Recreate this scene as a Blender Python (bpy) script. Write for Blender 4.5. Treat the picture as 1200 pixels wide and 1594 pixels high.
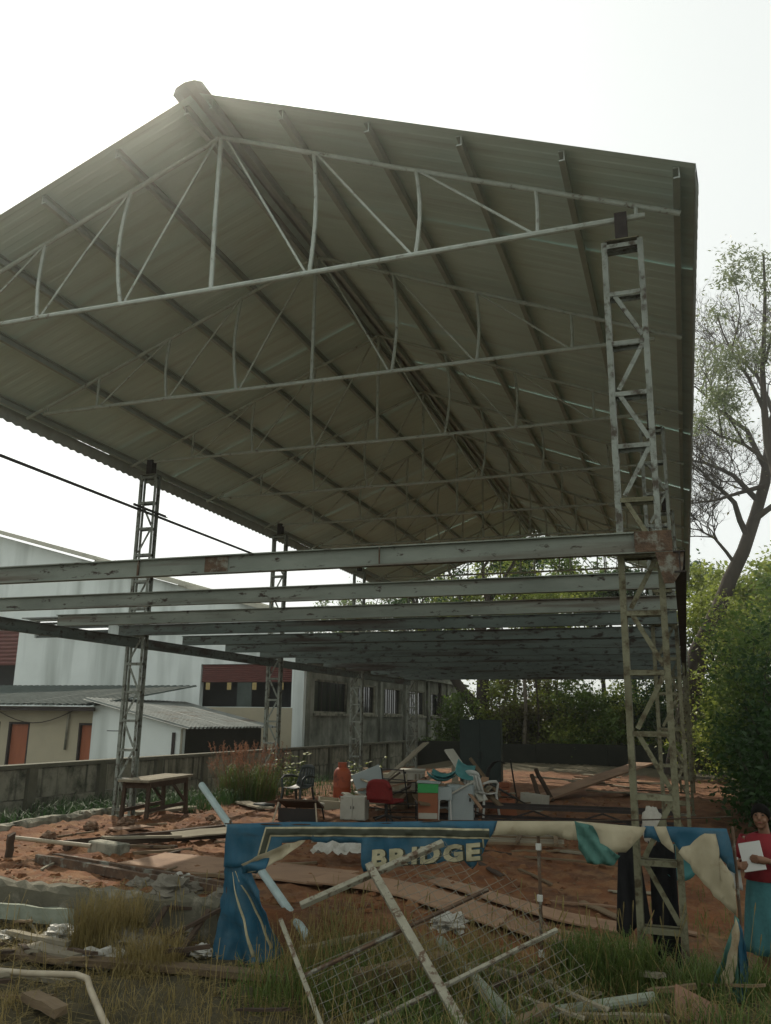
import bpy, math, random
import numpy as np
from mathutils import Vector, Matrix, noise

# ------------------------------------------------------------------ scene, camera, light
scene = bpy.context.scene
for o in list(bpy.data.objects): bpy.data.objects.remove(o)
C = scene.collection
PI = math.pi
CAM_Z = 2.1
YAW, PITCH, ROLL, FPX = 0.3343, 0.2392, 0.0135, 1320.57
cd = bpy.data.cameras.new('camera')
cam = bpy.data.objects.new('camera', cd); C.objects.link(cam)
f_ = Vector((-math.sin(YAW)*math.cos(PITCH), math.cos(YAW)*math.cos(PITCH), math.sin(PITCH)))
r_ = Vector((math.cos(YAW), math.sin(YAW), 0)); u_ = r_.cross(f_)
r2 = r_*math.cos(ROLL)+u_*math.sin(ROLL); u2 = -r_*math.sin(ROLL)+u_*math.cos(ROLL)
cam.matrix_world = Matrix(((r2.x, u2.x, -f_.x, 0), (r2.y, u2.y, -f_.y, 0), (r2.z, u2.z, -f_.z, CAM_Z), (0, 0, 0, 1)))
cd.sensor_fit = 'VERTICAL'; cd.sensor_height = 24.0
cd.lens = 24.0*FPX/1594.0
cd.clip_start = 0.05; cd.clip_end = 3000
scene.camera = cam
scene.render.resolution_x = 771; scene.render.resolution_y = 1024

SUN_AZ, SUN_EL = math.radians(37.0), math.radians(41.0)      # left of +Y
world = bpy.data.worlds.new('World'); scene.world = world; world.use_nodes = True
nt = world.node_tree; nt.nodes.clear()
wo = nt.nodes.new('ShaderNodeOutputWorld'); bg = nt.nodes.new('ShaderNodeBackground')
sky = nt.nodes.new('ShaderNodeTexSky'); sky.sky_type = 'NISHITA'; sky.sun_disc = False
sky.sun_elevation = SUN_EL; sky.sun_rotation = -SUN_AZ
sky.air_density = 1.0; sky.dust_density = 2.0; sky.ozone_density = 1.0; sky.altitude = 0
hs = nt.nodes.new('ShaderNodeHueSaturation'); hs.inputs['Saturation'].default_value = 0.22
nt.links.new(sky.outputs[0], hs.inputs['Color']); hz = nt.nodes.new('ShaderNodeMix'); hz.data_type = 'RGBA'; hz.inputs['Factor'].default_value = 0.62      # even white haze veils the sky
nt.links.new(hs.outputs[0], hz.inputs[6]); hz.inputs[7].default_value = (12.4, 13.0, 12.4, 1)
nt.links.new(hz.outputs[2], bg.inputs[0])
bg.inputs[1].default_value = 0.125
nt.links.new(bg.outputs[0], wo.inputs[0])
sd = bpy.data.lights.new('sun', 'SUN'); sd.energy = 5.0; sd.angle = math.radians(0.6); sd.color = (1.0, 0.91, 0.76)
sun = bpy.data.objects.new('sun', sd); C.objects.link(sun)
sv = Vector((-math.sin(SUN_AZ)*math.cos(SUN_EL), math.cos(SUN_AZ)*math.cos(SUN_EL), math.sin(SUN_EL)))
sun.rotation_euler = sv.to_track_quat('Z', 'Y').to_euler(); sun.location = sv*60
vs = scene.view_settings
vs.view_transform = 'Standard'; vs.look = 'None'; vs.gamma = 1; vs.exposure = -0.42; vs.use_curve_mapping = False
scene.render.engine = 'CYCLES'
scene.cycles.max_bounces = 6; scene.cycles.diffuse_bounces = 4; scene.cycles.transparent_max_bounces = 6

# ------------------------------------------------------------------ helpers
rnd = random.Random(7)
def lerp(a, b, t): return a+(b-a)*t
def sstep(a, b, x):
    t = min(1, max(0, (x-a)/(b-a))); return t*t*(3-2*t)

class MB:
    """collects geometry for one mesh"""
    def __init__(s): s.v = []; s.f = []
    def add(s, vs, fs):
        o = len(s.v); s.v += [tuple(p) for p in vs]; s.f += [tuple(i+o for i in q) for q in fs]; return s
    def box(s, a, b):
        (x0, y0, z0), (x1, y1, z1) = a, b
        return s.add([(x0,y0,z0),(x1,y0,z0),(x1,y1,z0),(x0,y1,z0),(x0,y0,z1),(x1,y0,z1),(x1,y1,z1),(x0,y1,z1)],
                     [(0,3,2,1),(4,5,6,7),(0,1,5,4),(1,2,6,5),(2,3,7,6),(3,0,4,7)])
    def frame_of(s, p0, p1, up=(0,0,1)):
        p0 = Vector(p0); p1 = Vector(p1); d = (p1-p0).normalized(); up = Vector(up)
        if abs(d.dot(up)) > .985: up = Vector((0,1,0)) if abs(d.y) < .9 else Vector((1,0,0))
        a = d.cross(up).normalized(); b = a.cross(d).normalized(); return p0, p1, a, b
    def bar(s, p0, p1, w, h, up=(0,0,1)):
        p0, p1, a, b = s.frame_of(p0, p1, up); a = a*(w/2); b = b*(h/2)
        v = [p0-a-b, p0+a-b, p0+a+b, p0-a+b, p1-a-b, p1+a-b, p1+a+b, p1-a+b]
        return s.add(v, [(0,1,2,3),(7,6,5,4),(4,5,1,0),(5,6,2,1),(6,7,3,2),(7,4,0,3)])
    def extrude(s, prof, p0, p1, up=(0,0,1), close=True):
        """profile [(side,up)] swept p0->p1"""
        p0, p1, a, b = s.frame_of(p0, p1, up); n = len(prof)
        v = [p0+a*q[0]+b*q[1] for q in prof]+[p1+a*q[0]+b*q[1] for q in prof]
        m = n if close else n-1
        f = [(i, i+n, (i+1) % n+n, (i+1) % n) for i in range(m)]
        if close: f += [tuple(range(n)), tuple(range(2*n-1, n-1, -1))]
        return s.add(v, f)
    def angle(s, p0, p1, w, t, up=(0,0,1), fx=1, fy=1):
        """L section"""
        pr = [(0,0),(w*fx,0),(w*fx,t*fy),(t*fx,t*fy),(t*fx,w*fy),(0,w*fy)]
        return s.extrude(pr, p0, p1, up)
    def tube(s, pts, r, n=8, cap=True):
        pts = [Vector(p) for p in pts]; rs = r if isinstance(r, (list, tuple)) else [r]*len(pts)
        o = len(s.v); ref = None
        for i, p in enumerate(pts):
            d = (pts[min(i+1, len(pts)-1)]-pts[max(i-1, 0)]).normalized()
            if ref is None: ref = Vector((0,0,1)) if abs(d.z) < .9 else Vector((1,0,0))
            a = d.cross(ref).normalized(); b = a.cross(d).normalized(); ref = b
            for k in range(n):
                t = 2*PI*k/n; s.v.append(tuple(p+(a*math.cos(t)+b*math.sin(t))*rs[i]))
        for i in range(len(pts)-1):
            for k in range(n):
                k2 = (k+1) % n; s.f.append((o+i*n+k, o+i*n+k2, o+(i+1)*n+k2, o+(i+1)*n+k))
        if cap:
            s.f.append(tuple(o+k for k in range(n-1, -1, -1))); e = o+(len(pts)-1)*n; s.f.append(tuple(e+k for k in range(n)))
        return s
    def lathe(s, prof, n=20, loc=(0,0,0)):
        o = len(s.v)
        for (r, z) in prof:
            for k in range(n): s.v.append((loc[0]+r*math.cos(2*PI*k/n), loc[1]+r*math.sin(2*PI*k/n), loc[2]+z))
        for i in range(len(prof)-1):
            for k in range(n):
                k2 = (k+1) % n; s.f.append((o+i*n+k, o+i*n+k2, o+(i+1)*n+k2, o+(i+1)*n+k))
        s.f.append(tuple(o+k for k in range(n-1, -1, -1))); e = o+(len(prof)-1)*n; s.f.append(tuple(e+k for k in range(n)))
        return s
    def grid(s, fn, nu, nv):
        o = len(s.v)
        for i in range(nu+1):
            for j in range(nv+1): s.v.append(tuple(fn(i/nu, j/nv)))
        for i in range(nu):
            for j in range(nv):
                a = o+i*(nv+1)+j; s.f.append((a, a+nv+1, a+nv+2, a+1))
        return s
    def mesh(s, name, m=None, smooth=False):
        me = bpy.data.meshes.new(name); me.from_pydata(s.v, [], s.f); me.validate(); me.update()
        if smooth: me.polygons.foreach_set('use_smooth', [True]*len(me.polygons))
        if m is not None: me.materials.append(m)
        return me
    def build(s, name, m=None, parent=None, smooth=False, loc=None, rot=None, thick=0):
        return link(name, s.mesh(name, m, smooth), parent, loc, rot, thick)

def link(name, me, parent=None, loc=None, rot=None, thick=0):
    o = bpy.data.objects.new(name, me); C.objects.link(o)
    if parent is not None: o.parent = parent
    if loc is not None: o.location = loc
    if rot is not None: o.rotation_euler = rot
    if thick:
        md = o.modifiers.new('thickness', 'SOLIDIFY'); md.thickness = thick; md.offset = 0
    return o
def bev(o, w=.006, seg=1):
    md = o.modifiers.new('edge', 'BEVEL'); md.width = w; md.segments = seg; md.limit_method = 'ANGLE'; md.angle_limit = .6; return o
def tag(o, label=None, cat=None, group=None, kind=None):
    if label: o['label'] = label
    if cat: o['category'] = cat
    if group: o['group'] = group
    if kind: o['kind'] = kind
    return o
def empty(name, loc=(0,0,0), rz=0, rot=None):
    o = bpy.data.objects.new(name, None); C.objects.link(o); o.location = loc; o.empty_display_size = .2
    o.rotation_euler = rot if rot else (0, 0, rz); return o
def copy_tree(o, parent=None):
    c = o.copy(); C.objects.link(c); c.parent = parent
    for ch in o.children: copy_tree(ch, c)
    return c

# ------------------------------------------------------------------ materials
def mat(name, col, col2=None, scale=6, rough=.8, bump=.2, bscale=None, patch=None, pcol=None, pscale=3, pth=.6, pw=.08,
        metal=0, stretch=(1,1,1), transl=0, spec=.3, objvar=.0, streak=None, attr=None, acol=None, detail=6, coords='Object'):
    m = bpy.data.materials.new(name); m.use_nodes = True; t = m.node_tree; N = t.nodes; L = t.links
    b = N['Principled BSDF']; out = N['Material Output']
    b.inputs['Roughness'].default_value = rough; b.inputs['Metallic'].default_value = metal
    b.inputs['Specular IOR Level'].default_value = spec
    tc = N.new('ShaderNodeTexCoord'); mp = N.new('ShaderNodeMapping'); mp.inputs['Scale'].default_value = stretch
    L.new(tc.outputs[coords], mp.inputs[0])
    oi = N.new('ShaderNodeObjectInfo'); mm = N.new('ShaderNodeMath'); mm.operation = 'MULTIPLY'; mm.inputs[1].default_value = 37.0
    L.new(oi.outputs['Random'], mm.inputs[0]); L.new(mm.outputs[0], mp.inputs['Location'])
    def noise_(sc, de=detail, ro=.6):
        n = N.new('ShaderNodeTexNoise'); n.inputs['Scale'].default_value = sc; n.inputs['Detail'].default_value = de
        n.inputs['Roughness'].default_value = ro; L.new(mp.outputs[0], n.inputs['Vector']); return n
    def ramp(src, lo, hi):
        r = N.new('ShaderNodeMapRange'); r.inputs['From Min'].default_value = lo; r.inputs['From Max'].default_value = hi
        L.new(src, r.inputs['Value']); return r.outputs[0]
    def mix(fac, a, c_):
        x = N.new('ShaderNodeMix'); x.data_type = 'RGBA'
        if fac is None: x.inputs['Factor'].default_value = .5
        else: L.new(fac, x.inputs['Factor'])
        for k, vv in (('A', a), ('B', c_)):
            i = [q for q in x.inputs if q.name == k and q.type == 'RGBA'][0]
            if isinstance(vv, tuple): i.default_value = (*vv, 1)
            else: L.new(vv, i)
        return [q for q in x.outputs if q.type == 'RGBA'][0]
    n1 = noise_(scale); c = mix(ramp(n1.outputs['Fac'], .3, .7), col, col2 if col2 else tuple(x*.72 for x in col))
    rsock = None
    if streak:
        mp2 = N.new('ShaderNodeMapping'); mp2.inputs['Scale'].default_value = streak[1]; L.new(mp.outputs[0], mp2.inputs[0])
        ns = N.new('ShaderNodeTexNoise'); ns.inputs['Scale'].default_value = 1; ns.inputs['Detail'].default_value = 5; L.new(mp2.outputs[0], ns.inputs['Vector'])
        c = mix(ramp(ns.outputs['Fac'], streak[2], streak[3]), c, streak[0])
    if patch is not None or pcol is not None:
        np_ = noise_(pscale, 8, .68); fac = ramp(np_.outputs['Fac'], pth-pw, pth+pw)
        c = mix(fac, c, pcol)
    if attr:
        at = N.new('ShaderNodeAttribute'); at.attribute_name = attr
        na = noise_(3.1, 6, .65); ad = N.new('ShaderNodeMath'); ad.operation = 'ADD'
        sb = N.new('ShaderNodeMath'); sb.operation = 'MULTIPLY_ADD'; sb.inputs[1].default_value = .9; sb.inputs[2].default_value = -.45
        L.new(na.outputs['Fac'], sb.inputs[0]); L.new(at.outputs['Fac'], ad.inputs[0]); L.new(sb.outputs[0], ad.inputs[1])
        ca = mix(ramp(noise_(7.3).outputs['Fac'], .35, .65), acol[0], acol[1])
        c = mix(ramp(ad.outputs[0], .35, .65), c, ca)
    if objvar:
        hv = N.new('ShaderNodeHueSaturation'); rr = N.new('ShaderNodeMapRange')
        rr.inputs['To Min'].default_value = 1-objvar; rr.inputs['To Max'].default_value = 1+objvar
        L.new(oi.outputs['Random'], rr.inputs['Value']); L.new(rr.outputs[0], hv.inputs['Value']); L.new(c, hv.inputs['Color']); c = hv.outputs[0]
    L.new(c, b.inputs['Base Color'])
    if bump:
        nb = noise_(bscale or scale*5, 5, .6); bp = N.new('ShaderNodeBump'); bp.inputs['Strength'].default_value = bump
        bp.inputs['Distance'].default_value = .02
        L.new(nb.outputs['Fac'], bp.inputs['Height']); L.new(bp.outputs[0], b.inputs['Normal'])
    if transl:
        tr = N.new('ShaderNodeBsdfTranslucent'); L.new(c, tr.inputs['Color']); ms = N.new('ShaderNodeMixShader')
        ms.inputs[0].default_value = transl; L.new(b.outputs[0], ms.inputs[1]); L.new(tr.outputs[0], ms.inputs[2]); L.new(ms.outputs[0], out.inputs[0])
    return m

M = {}
M['roof'] = mat('roof sheet', (.66,.80,.76), (.60,.74,.70), 1.2, .55, .03, spec=.35, objvar=.05, streak=((.53,.62,.58), (.5,6,1), .52, .75))
M['cap'] = mat('ridge flashing', (.50,.54,.51), None, 3, .5, .05)
M['purlin'] = mat('purlin steel', (.42,.47,.43), (.34,.38,.35), 5, .55, .08, spec=.4)
M['pipe'] = mat('truss pipe paint', (.50,.55,.50), (.38,.42,.37), 9, .5, .1, pcol=(.14,.10,.07), pscale=9, pth=.64, pw=.05)
M['column'] = mat('weathered column steel', (.20,.195,.125), (.115,.11,.062), 4, .75, .4, pcol=(.06,.045,.022), pscale=9, pth=.56, pw=.07)
M['column_top'] = mat('grey column steel', (.28,.31,.27), (.17,.185,.155), 5, .65, .3, pcol=(.06,.048,.032), pscale=9, pth=.56, pw=.06)
M['beam'] = mat('flaking beam paint', (.24,.265,.22), (.15,.17,.14), 2.2, .65, .3, pcol=(.035,.022,.014), pscale=9, pth=.615, pw=.03, stretch=(.5,1,1.2),
                streak=((.085,.06,.04), (.7,1,5), .53, .7))
M['beam_rusty_shaded'] = mat('dark flaking beam paint', (.125,.155,.135), (.085,.105,.09), 2.2, .7, .3, pcol=(.028,.02,.014), pscale=8, pth=.58, pw=.04, stretch=(.5,1,1.2),  # rustier copy of the beam paint, deeper shade at the back put into its colour
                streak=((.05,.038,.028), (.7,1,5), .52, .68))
M['rust'] = mat('rusty steel', (.135,.085,.052), (.055,.037,.025), 9, .9, .5, pcol=(.20,.20,.16), pscale=6, pth=.57, pw=.05)
M['darksteel'] = mat('dark corroded steel', (.055,.045,.04), (.03,.025,.022), 5, .85, .4)
M['soil'] = mat('red laterite soil', (.20,.082,.032), (.095,.040,.018), 3.4, .95, 1.0, bscale=22, pcol=(.255,.14,.065), pscale=2.3, pth=.58, pw=.12, streak=((.085,.045,.025), (1.1,1.1,1), .52, .7),
                attr='dirt', acol=((.085,.07,.035), (.05,.045,.025)))
M['mossy'] = mat('mossy dark concrete', (.17,.165,.125), (.10,.10,.07), 3, .95, .4)
M['concrete'] = mat('weathered concrete', (.36,.345,.27), (.24,.235,.18), 2.5, .9, .35, pcol=(.06,.065,.045), pscale=2.2, pth=.57, pw=.1,
                    streak=((.05,.055,.04), (7,7,.6), .52, .72), objvar=.1)
M['plinth'] = mat('grimy plinth concrete', (.15,.14,.10), (.075,.072,.05), 2.2, .95, .6, pcol=(.28,.26,.20), pscale=2.6, pth=.60, pw=.08)
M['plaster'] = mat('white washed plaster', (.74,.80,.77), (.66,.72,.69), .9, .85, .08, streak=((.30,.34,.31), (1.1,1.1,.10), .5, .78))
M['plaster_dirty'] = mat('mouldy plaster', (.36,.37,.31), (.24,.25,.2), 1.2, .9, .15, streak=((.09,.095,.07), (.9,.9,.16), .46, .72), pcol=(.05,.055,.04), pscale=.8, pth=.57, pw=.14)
M['cream'] = mat('cream wall paint', (.42,.38,.27), (.36,.33,.24), 1.5, .85, .06)
M['dark'] = mat('dark interior', (.022,.026,.025), (.014,.016,.016), 3, .7, .05)
M['shutter'] = mat('maroon shutter paint', (.16,.055,.045), (.11,.04,.035), 3, .6, .06)
M['tin'] = mat('corrugated tin', (.24,.26,.24), (.16,.175,.16), 2, .7, .06, spec=.2, streak=((.14,.11,.08), (3,.4,1), .55, .75))
M['tin_dark'] = mat('old dark tin', (.085,.105,.095), (.05,.065,.058), 2, .8, .06, spec=.12, streak=((.2,.21,.18), (3,.4,1), .6, .85))
M['fascia'] = mat('pale roof edge sheet', (.50,.49,.40), (.36,.35,.28), 3, .7, .1)
M['orange_door'] = mat('orange brown door', (.34,.11,.05), (.26,.085,.04), 2, .6, .1, stretch=(3,3,.5))
M['glass'] = mat('dark window glass', (.02,.025,.025), None, 2, .12, 0, spec=.6)
M['notice'] = mat('faded notice paper', (.45,.36,.14), (.3,.22,.1), 14, .8, 0)
# ------------------------------------------------------------------ terrain
def terrain(x, y):
    low = -0.03+.11*sstep(-3.0, -1.0, x)*(1-sstep(7.2, 8.2, y))-.17*sstep(-2.5, .6, x)*sstep(7.3, 8.4, y)
    floor = .32-.10*sstep(-5, .5, x)
    if x < -3.3: k = sstep(7.93, 7.99, y)                       # raised plinth edge
    else:
        k = lerp(sstep(7.6, 8.2, y), sstep(7.6, 13.5, y), sstep(-3.3, -1.2, x))
    z = lerp(low, floor, k)
    z = lerp(z, -.04, sstep(-10.1, -10.35, x) if x < -10.1 else 0)
    if x > 1.5: z = lerp(z, .1, sstep(1.5, 5, x))
    # gentle rise to the bank where the photograph is taken from
    if y < 4.5: z = lerp(z, .45, sstep(4.5, 0.5, y))
    return z
def rough(x, y):
    k = 1.0 if (-14 < x < 6 and y < 40) else .3
    a = noise.noise(Vector((x*.9, y*.9, 3.1)))*.05+noise.noise(Vector((x*3.1, y*3.1, 1.7)))*.022
    b = noise.noise(Vector((x*7.3, y*7.3, 7.7))); a += max(0, b-.05)*.085
    a += .012*noise.noise(Vector((x*15, y*15, 2.2)))
    return a*k
def gz(x, y): return terrain(x, y)+rough(x, y)
def axis(fine0, fine1, step, far0, far1, growth=1.22):
    a = [fine0+i*step for i in range(int((fine1-fine0)/step)+1)]
    lo = []; s = step; x = fine0
    while x > far0: s *= growth; x -= s; lo.append(x)
    hi = []; s = step; x = a[-1]
    while x < far1: s *= growth; x += s; hi.append(x)
    return lo[::-1]+a+hi
ax = axis(-11.0, 2.2, .065, -260, 260); ay = axis(5.2, 14.0, .065, -60, 420, 1.12)
gv = []; gd = []
for y in ay:
    for x in ax:
        gv.append((x, y, gz(x, y)))
        d = 1-sstep(7.2, 8.4, y) if x < -3 else 1-sstep(6.9, 8.6+.4*math.sin(x*2), y)
        d = max(d, sstep(-10.0, -10.3, x), sstep(.6, 1.6, x)*.9, sstep(30, 34, y))
        if x > -.6: d = max(d, .55-.35*sstep(9, 11, y))
        gd.append(d)
nx = len(ax); gf = []
for j in range(len(ay)-1):
    for i in range(nx-1):
        a = j*nx+i; gf.append((a, a+1, a+nx+1, a+nx))
me = bpy.data.meshes.new('ground'); me.from_pydata(gv, [], gf); me.update()
at = me.attributes.new('dirt', 'FLOAT', 'POINT'); at.data.foreach_set('value', gd)
me.polygons.foreach_set('use_smooth', [True]*len(me.polygons)); me.materials.append(M['soil'])
ground = tag(link('ground', me), 'bare red soil and weedy dirt under and around the shed', 'ground', kind='structure')
del ground['category']

# concrete plinth edge along the shed front and kerb on the left
def rough_bar(p0, p1, w, h, seg, jit, seed):
    r = random.Random(seed); m = MB(); p0 = Vector(p0); p1 = Vector(p1); d = (p1-p0); a = Vector((-d.y, d.x, 0)).normalized()
    for i in range(seg+1):
        c = p0+d*(i/seg); j = lambda: r.uniform(-jit, jit)
        for sx, sz in ((-1, 0), (1, 0), (1, 1), (.55, 1.06), (-.55, 1.05), (-1, .97)):
            m.v.append((c.x+a.x*sx*w/2+j(), c.y+a.y*sx*w/2+j(), c.z+sz*h+j()*(1 if sz else 0)))
    for i in range(seg):
        for k in range(6):
            k2 = (k+1) % 6; m.f.append((i*6+k, (i+1)*6+k, (i+1)*6+k2, i*6+k2))
    m.f += [tuple(range(6)), tuple(seg*6+k for k in range(5, -1, -1))]
    return m
pl = rough_bar((-10.4, 7.90, -.25), (-4.35, 7.90, -.25), .2, .60, 46, .026, 3).build('plinth_edge', M['plinth'])
tag(pl, 'broken concrete plinth edge at the front left of the shed floor', kind='structure')
kb = rough_bar((-10.2, 8.2, -.2), (-10.2, 15.2, -.2), .16, .60, 40, .02, 4).build('kerb', M['concrete'])
tag(kb, 'low concrete kerb between the shed floor and the wall', kind='structure')

# ------------------------------------------------------------------ the shed
XM, RS = -5.02, .4
def Z(r): return r+CAM_Z
ridge_z = Z(7.19)
shed = tag(empty('open_shed', (0,0,0)), 'tall open steel shed with pitched sheet roof on lattice columns', 'shed')
TY = [8.0+2.962*k for k in range(9)]
# roof sheets: one corrugated sheet is one part
Y0, Y1 = 7.36, 32.4
nsh = 25; sw = (Y1-Y0)/nsh; eave = 5.46
def sheet_mesh(side):
    m = MB(); ys = []; nr = 5; p = sw/nr
    for r in range(nr):
        b = r*p; ys += [(b, 0), (b+p*.42, 0), (b+p*.50, .006), (b+p*.9, .006)]
    ys.append((sw+.06, 0)); ys = [(0, -.004)]+ys[1:]
    rows = [0.06, 1.9, 3.7, eave]
    for dx in rows:
        for (yy, zz) in ys: m.v.append((side*dx, yy, -RS*dx+zz))
    n = len(ys)
    for i in range(len(rows)-1):
        for k in range(n-1):
            a = i*n+k; m.f.append((a, a+n, a+n+1, a+1))
    return m.mesh('roof_sheet', M['roof'])
rm = {s: sheet_mesh(s) for s in (-1, 1)}
for k in range(nsh):
    for s in (-1, 1):
        dz = (k % 2)*.006+rnd.uniform(-.003, .003)
        o = link('roof_sheet', rm[s], shed, (XM, Y0+k*sw, ridge_z+dz)); o.scale.x = 1+rnd.uniform(-.004, .004)
m = MB()   # folded ridge flashing
m.extrude([(-.22,-.085),(-.19,.01),(-.08,.06),(.06,.06),(.17,.01),(.22,-.085),(.205,-.085),(.16,.002),(.056,.05),(-.076,.05),(-.18,.002),(-.205,-.085)],
          (XM, Y0-.12, ridge_z), (XM, Y1+.1, ridge_z))
m.build('ridge_cap', M['cap'], shed)
for s in (-1, 1):    # scalloped eave trim, one strip each side
    m = MB(); n = 125*2
    for i in range(n+1):
        y = Y0+.02+(Y1-Y0-.04)*i/n; sc = .03*abs(math.sin(i*PI/2))
        x = XM+s*(eave-.03); zt = ridge_z-RS*(eave-.03)-.012
        m.v += [(x, y, zt), (x+s*.012, y, zt-.21-sc), (x+s*.02, y, zt-.21-sc), (x+s*.012, y, zt)]
    for i in range(n):
        for k in range(3): a = i*4+k; m.f.append((a, a+4, a+5, a+1))
    m.build('eave_trim', M['cap'], shed)
# purlins
cprof = [(-.03,-.06),(.03,-.06),(.03,-.045),(-.018,-.045),(-.018,.045),(.03,.045),(.03,.06),(-.03,.06)]
for s in (-1, 1):
    for dx in (.16, 1.10, 2.15, 3.18, 4.22, 5.27):
        x = XM+s*dx; z = ridge_z-RS*dx-.068
        m = MB(); m.extrude([(q[0]*-s, q[1]) for q in cprof], (x, Y0+.10, z), (x, Y1-.08, z)); m.build('purlin', M['purlin'], shed)
# trusses: bottom chord with its gussets is the truss piece, other members hang under it
posts = [1.28, 2.55, 3.88, 4.88]
def make_truss(parent, idx):
    zc = Z(4.955); apex = ridge_z-.16; r = random.Random(idx*11+1); y0 = 0
    j = lambda a=.012: r.uniform(-a, a)
    tz = lambda dx: apex-RS*dx
    m = MB(); L = 4.96
    m.tube([(-L, 0, zc+j()), (-L*.5, 0, zc+j()), (0, j(), zc-.01), (L*.5, 0, zc+j()), (L, 0, zc+j())], .032, 8)
    t = m.build('truss', M['pipe'], parent, loc=(XM, TY[idx], 0), smooth=False)
    for s in (-1, 1):
        MB().tube([(s*.02, 0, apex), (s*2.6, j(), tz(2.6)+j()), (s*5.3, 0, tz(5.3))], .03, 8).build('top_chord', M['pipe'], t)
    MB().tube([(0, 0, apex), (.0, j(), (apex+zc)/2), (0, 0, zc)], .029, 8).build('king_post', M['pipe'], t)
    for s in (-1, 1):
        for i, dx in enumerate(posts):
            bow = s*(.10, .055, .01, 0)[i]*r.uniform(.5, 1.15)*(1 if idx < 4 else .6); a, b = tz(dx), zc
            pts = [(s*dx+bow*math.sin(PI*q/5), 0, lerp(a, b, q/5)) for q in range(6)] if i < 3 else [(s*dx, 0, a), (s*dx, 0, b)]
            MB().tube(pts, (.025, .024, .022, .022)[i], 7).build('strut', M['pipe'], t)
        tops = [.04]+posts[:2]
        for i in range(3):
            xt = tops[i]+.05; xb = posts[i]-.06
            MB().tube([(s*xt, 0, tz(xt)-.02), (s*(xt+xb)/2, j(.02), (tz(xt)+zc)/2+j(.02)), (s*xb, 0, zc+.02)], .016, 6).build('diagonal', M['pipe'], t)
    return t
for k in range(9): make_truss(shed, k)
# lattice columns
levels = [4.65-.525*i for i in range(13)]                 # below camera height too
def col_meshes(zb):
    W = .14; out = []
    return W
def make_column(x, y, zbase, parent, top):
    W = .145; D = .075; zt = Z(4.68)
    m = MB()
    m.box((-W-.02, -D-.02, zt), (W+.02, D+.02, zt+.012))
    c = m.build('column', M['column'], parent, loc=(x, y, 0))
    MB().box((-.06, -.08, zt+.013), (.06, .08, Z(4.99))).build('stub', M['darksteel'], c)
    MB().box((-.22, -.2, zbase-.3), (.22, .2, zbase+.03)).build('base', M['concrete'], c)
    for sx in (-1, 1):
        for sy in (-1, 1):
            for za, zb_, mk in ((zbase, Z(1.7), 'column'), (Z(1.7), zt, 'column_top')): MB().angle((sx*W, sy*D, za), (sx*W, sy*D, zb_), .055, .007, (0,1,0), fx=-sx, fy=-sy).build('leg', M['column_top' if x < -5 else mk], c)
    lv = [Z(l) for l in levels if Z(l) > zbase+.12]
    mc = lambda z: M['column_top'] if z > 4.6 or x < -5 else M['column']
    for i, z in enumerate(lv):
        for s in (-1, 1):
            MB().angle((-W-.004, s*(D+.002), z), (W+.004, s*(D+.002), z), .045, .006, (0,0,1), fx=s, fy=-1).build('batten', mc(z), c)
            MB().bar((s*(W+.004), -D, z-.02), (s*(W+.004), D, z-.02), .006, .04).build('batten', M['column'], c)
        if i == 0: continue
        if i+1 < len(lv):
            z2 = lv[i+1]; fl = -1 if i % 2 else 1
            MB().angle((fl*(W-.02), -D+.004, z-.03), (-fl*(W-.02), -D+.004, z2+.03), .042, .006, (0,1,0), fx=1, fy=1).build('diagonal', mc(z), c)
    return c
XR, XL = -.295, -9.83
for k in (0, 2, 4, 6, 8):
    xr_ = XR+.0125*(TY[k]-8); make_column(xr_, TY[k], terrain(xr_, TY[k])-.02, shed, 0)
    make_column(XL, TY[k], terrain(XL, TY[k])-.02, shed, 0)
# floor beams: I sections across, resting on two long beams
def isec(w, h, t=.012, tw=.010): return [(-w/2,-h/2),(w/2,-h/2),(w/2,-h/2+t),(tw/2,-h/2+t),(tw/2,h/2-t),(w/2,h/2-t),(w/2,h/2),(-w/2,h/2),(-w/2,h/2-t),(-tw/2,h/2-t),(-tw/2,-h/2+t),(-w/2,-h/2+t)]
bys = [7.775]+[8+1.974*i for i in range(1, 13)]
for i, y in enumerate(bys):
    if i % 3 == 0 and i: y -= .225
    zc = Z(1.565)+rnd.uniform(-.006, .006); m = MB(); sag = rnd.uniform(-.006, .006)
    m.extrude(isec(.09, .195), (-10.12+rnd.uniform(-.05, .05), y, zc), (-.005+rnd.uniform(-.03, .03), y, zc+sag))
    b = m.build('floor_beam', M['beam'] if i < 3 else M['beam_rusty_shaded'], shed)
    if i == 0:
        MB().box((-.33, y-.052, zc-.094), (-.012, y-.0465, zc+.094)).build('splice_plate', M['rust'], b)
        MB().box((-5.55, y-.012, zc-.09), (-5.53, y-.03, zc+.09)).build('stiffener', M['rust'], b)
        q = tag(MB().box((-2.75, y-.0500, zc-.082), (-2.74, y-.03, zc+.082)).build('stiffener', M['rust'], b))
        MB().box((-4.72, y-.0115, zc-.085), (-4.44, y-.0065, zc+.085)).build('repair_patch', M['rust'], b)
for x in (-9.98, .04):
    m = MB(); m.extrude(isec(.1, .19), (x, 7.70 if x > -1 else 7.55, Z(1.368)), (x, 31.95, Z(1.368)))
    m.build('long_beam', M['beam_rusty_shaded'] if x < -1 else M['darksteel'], shed)
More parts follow.
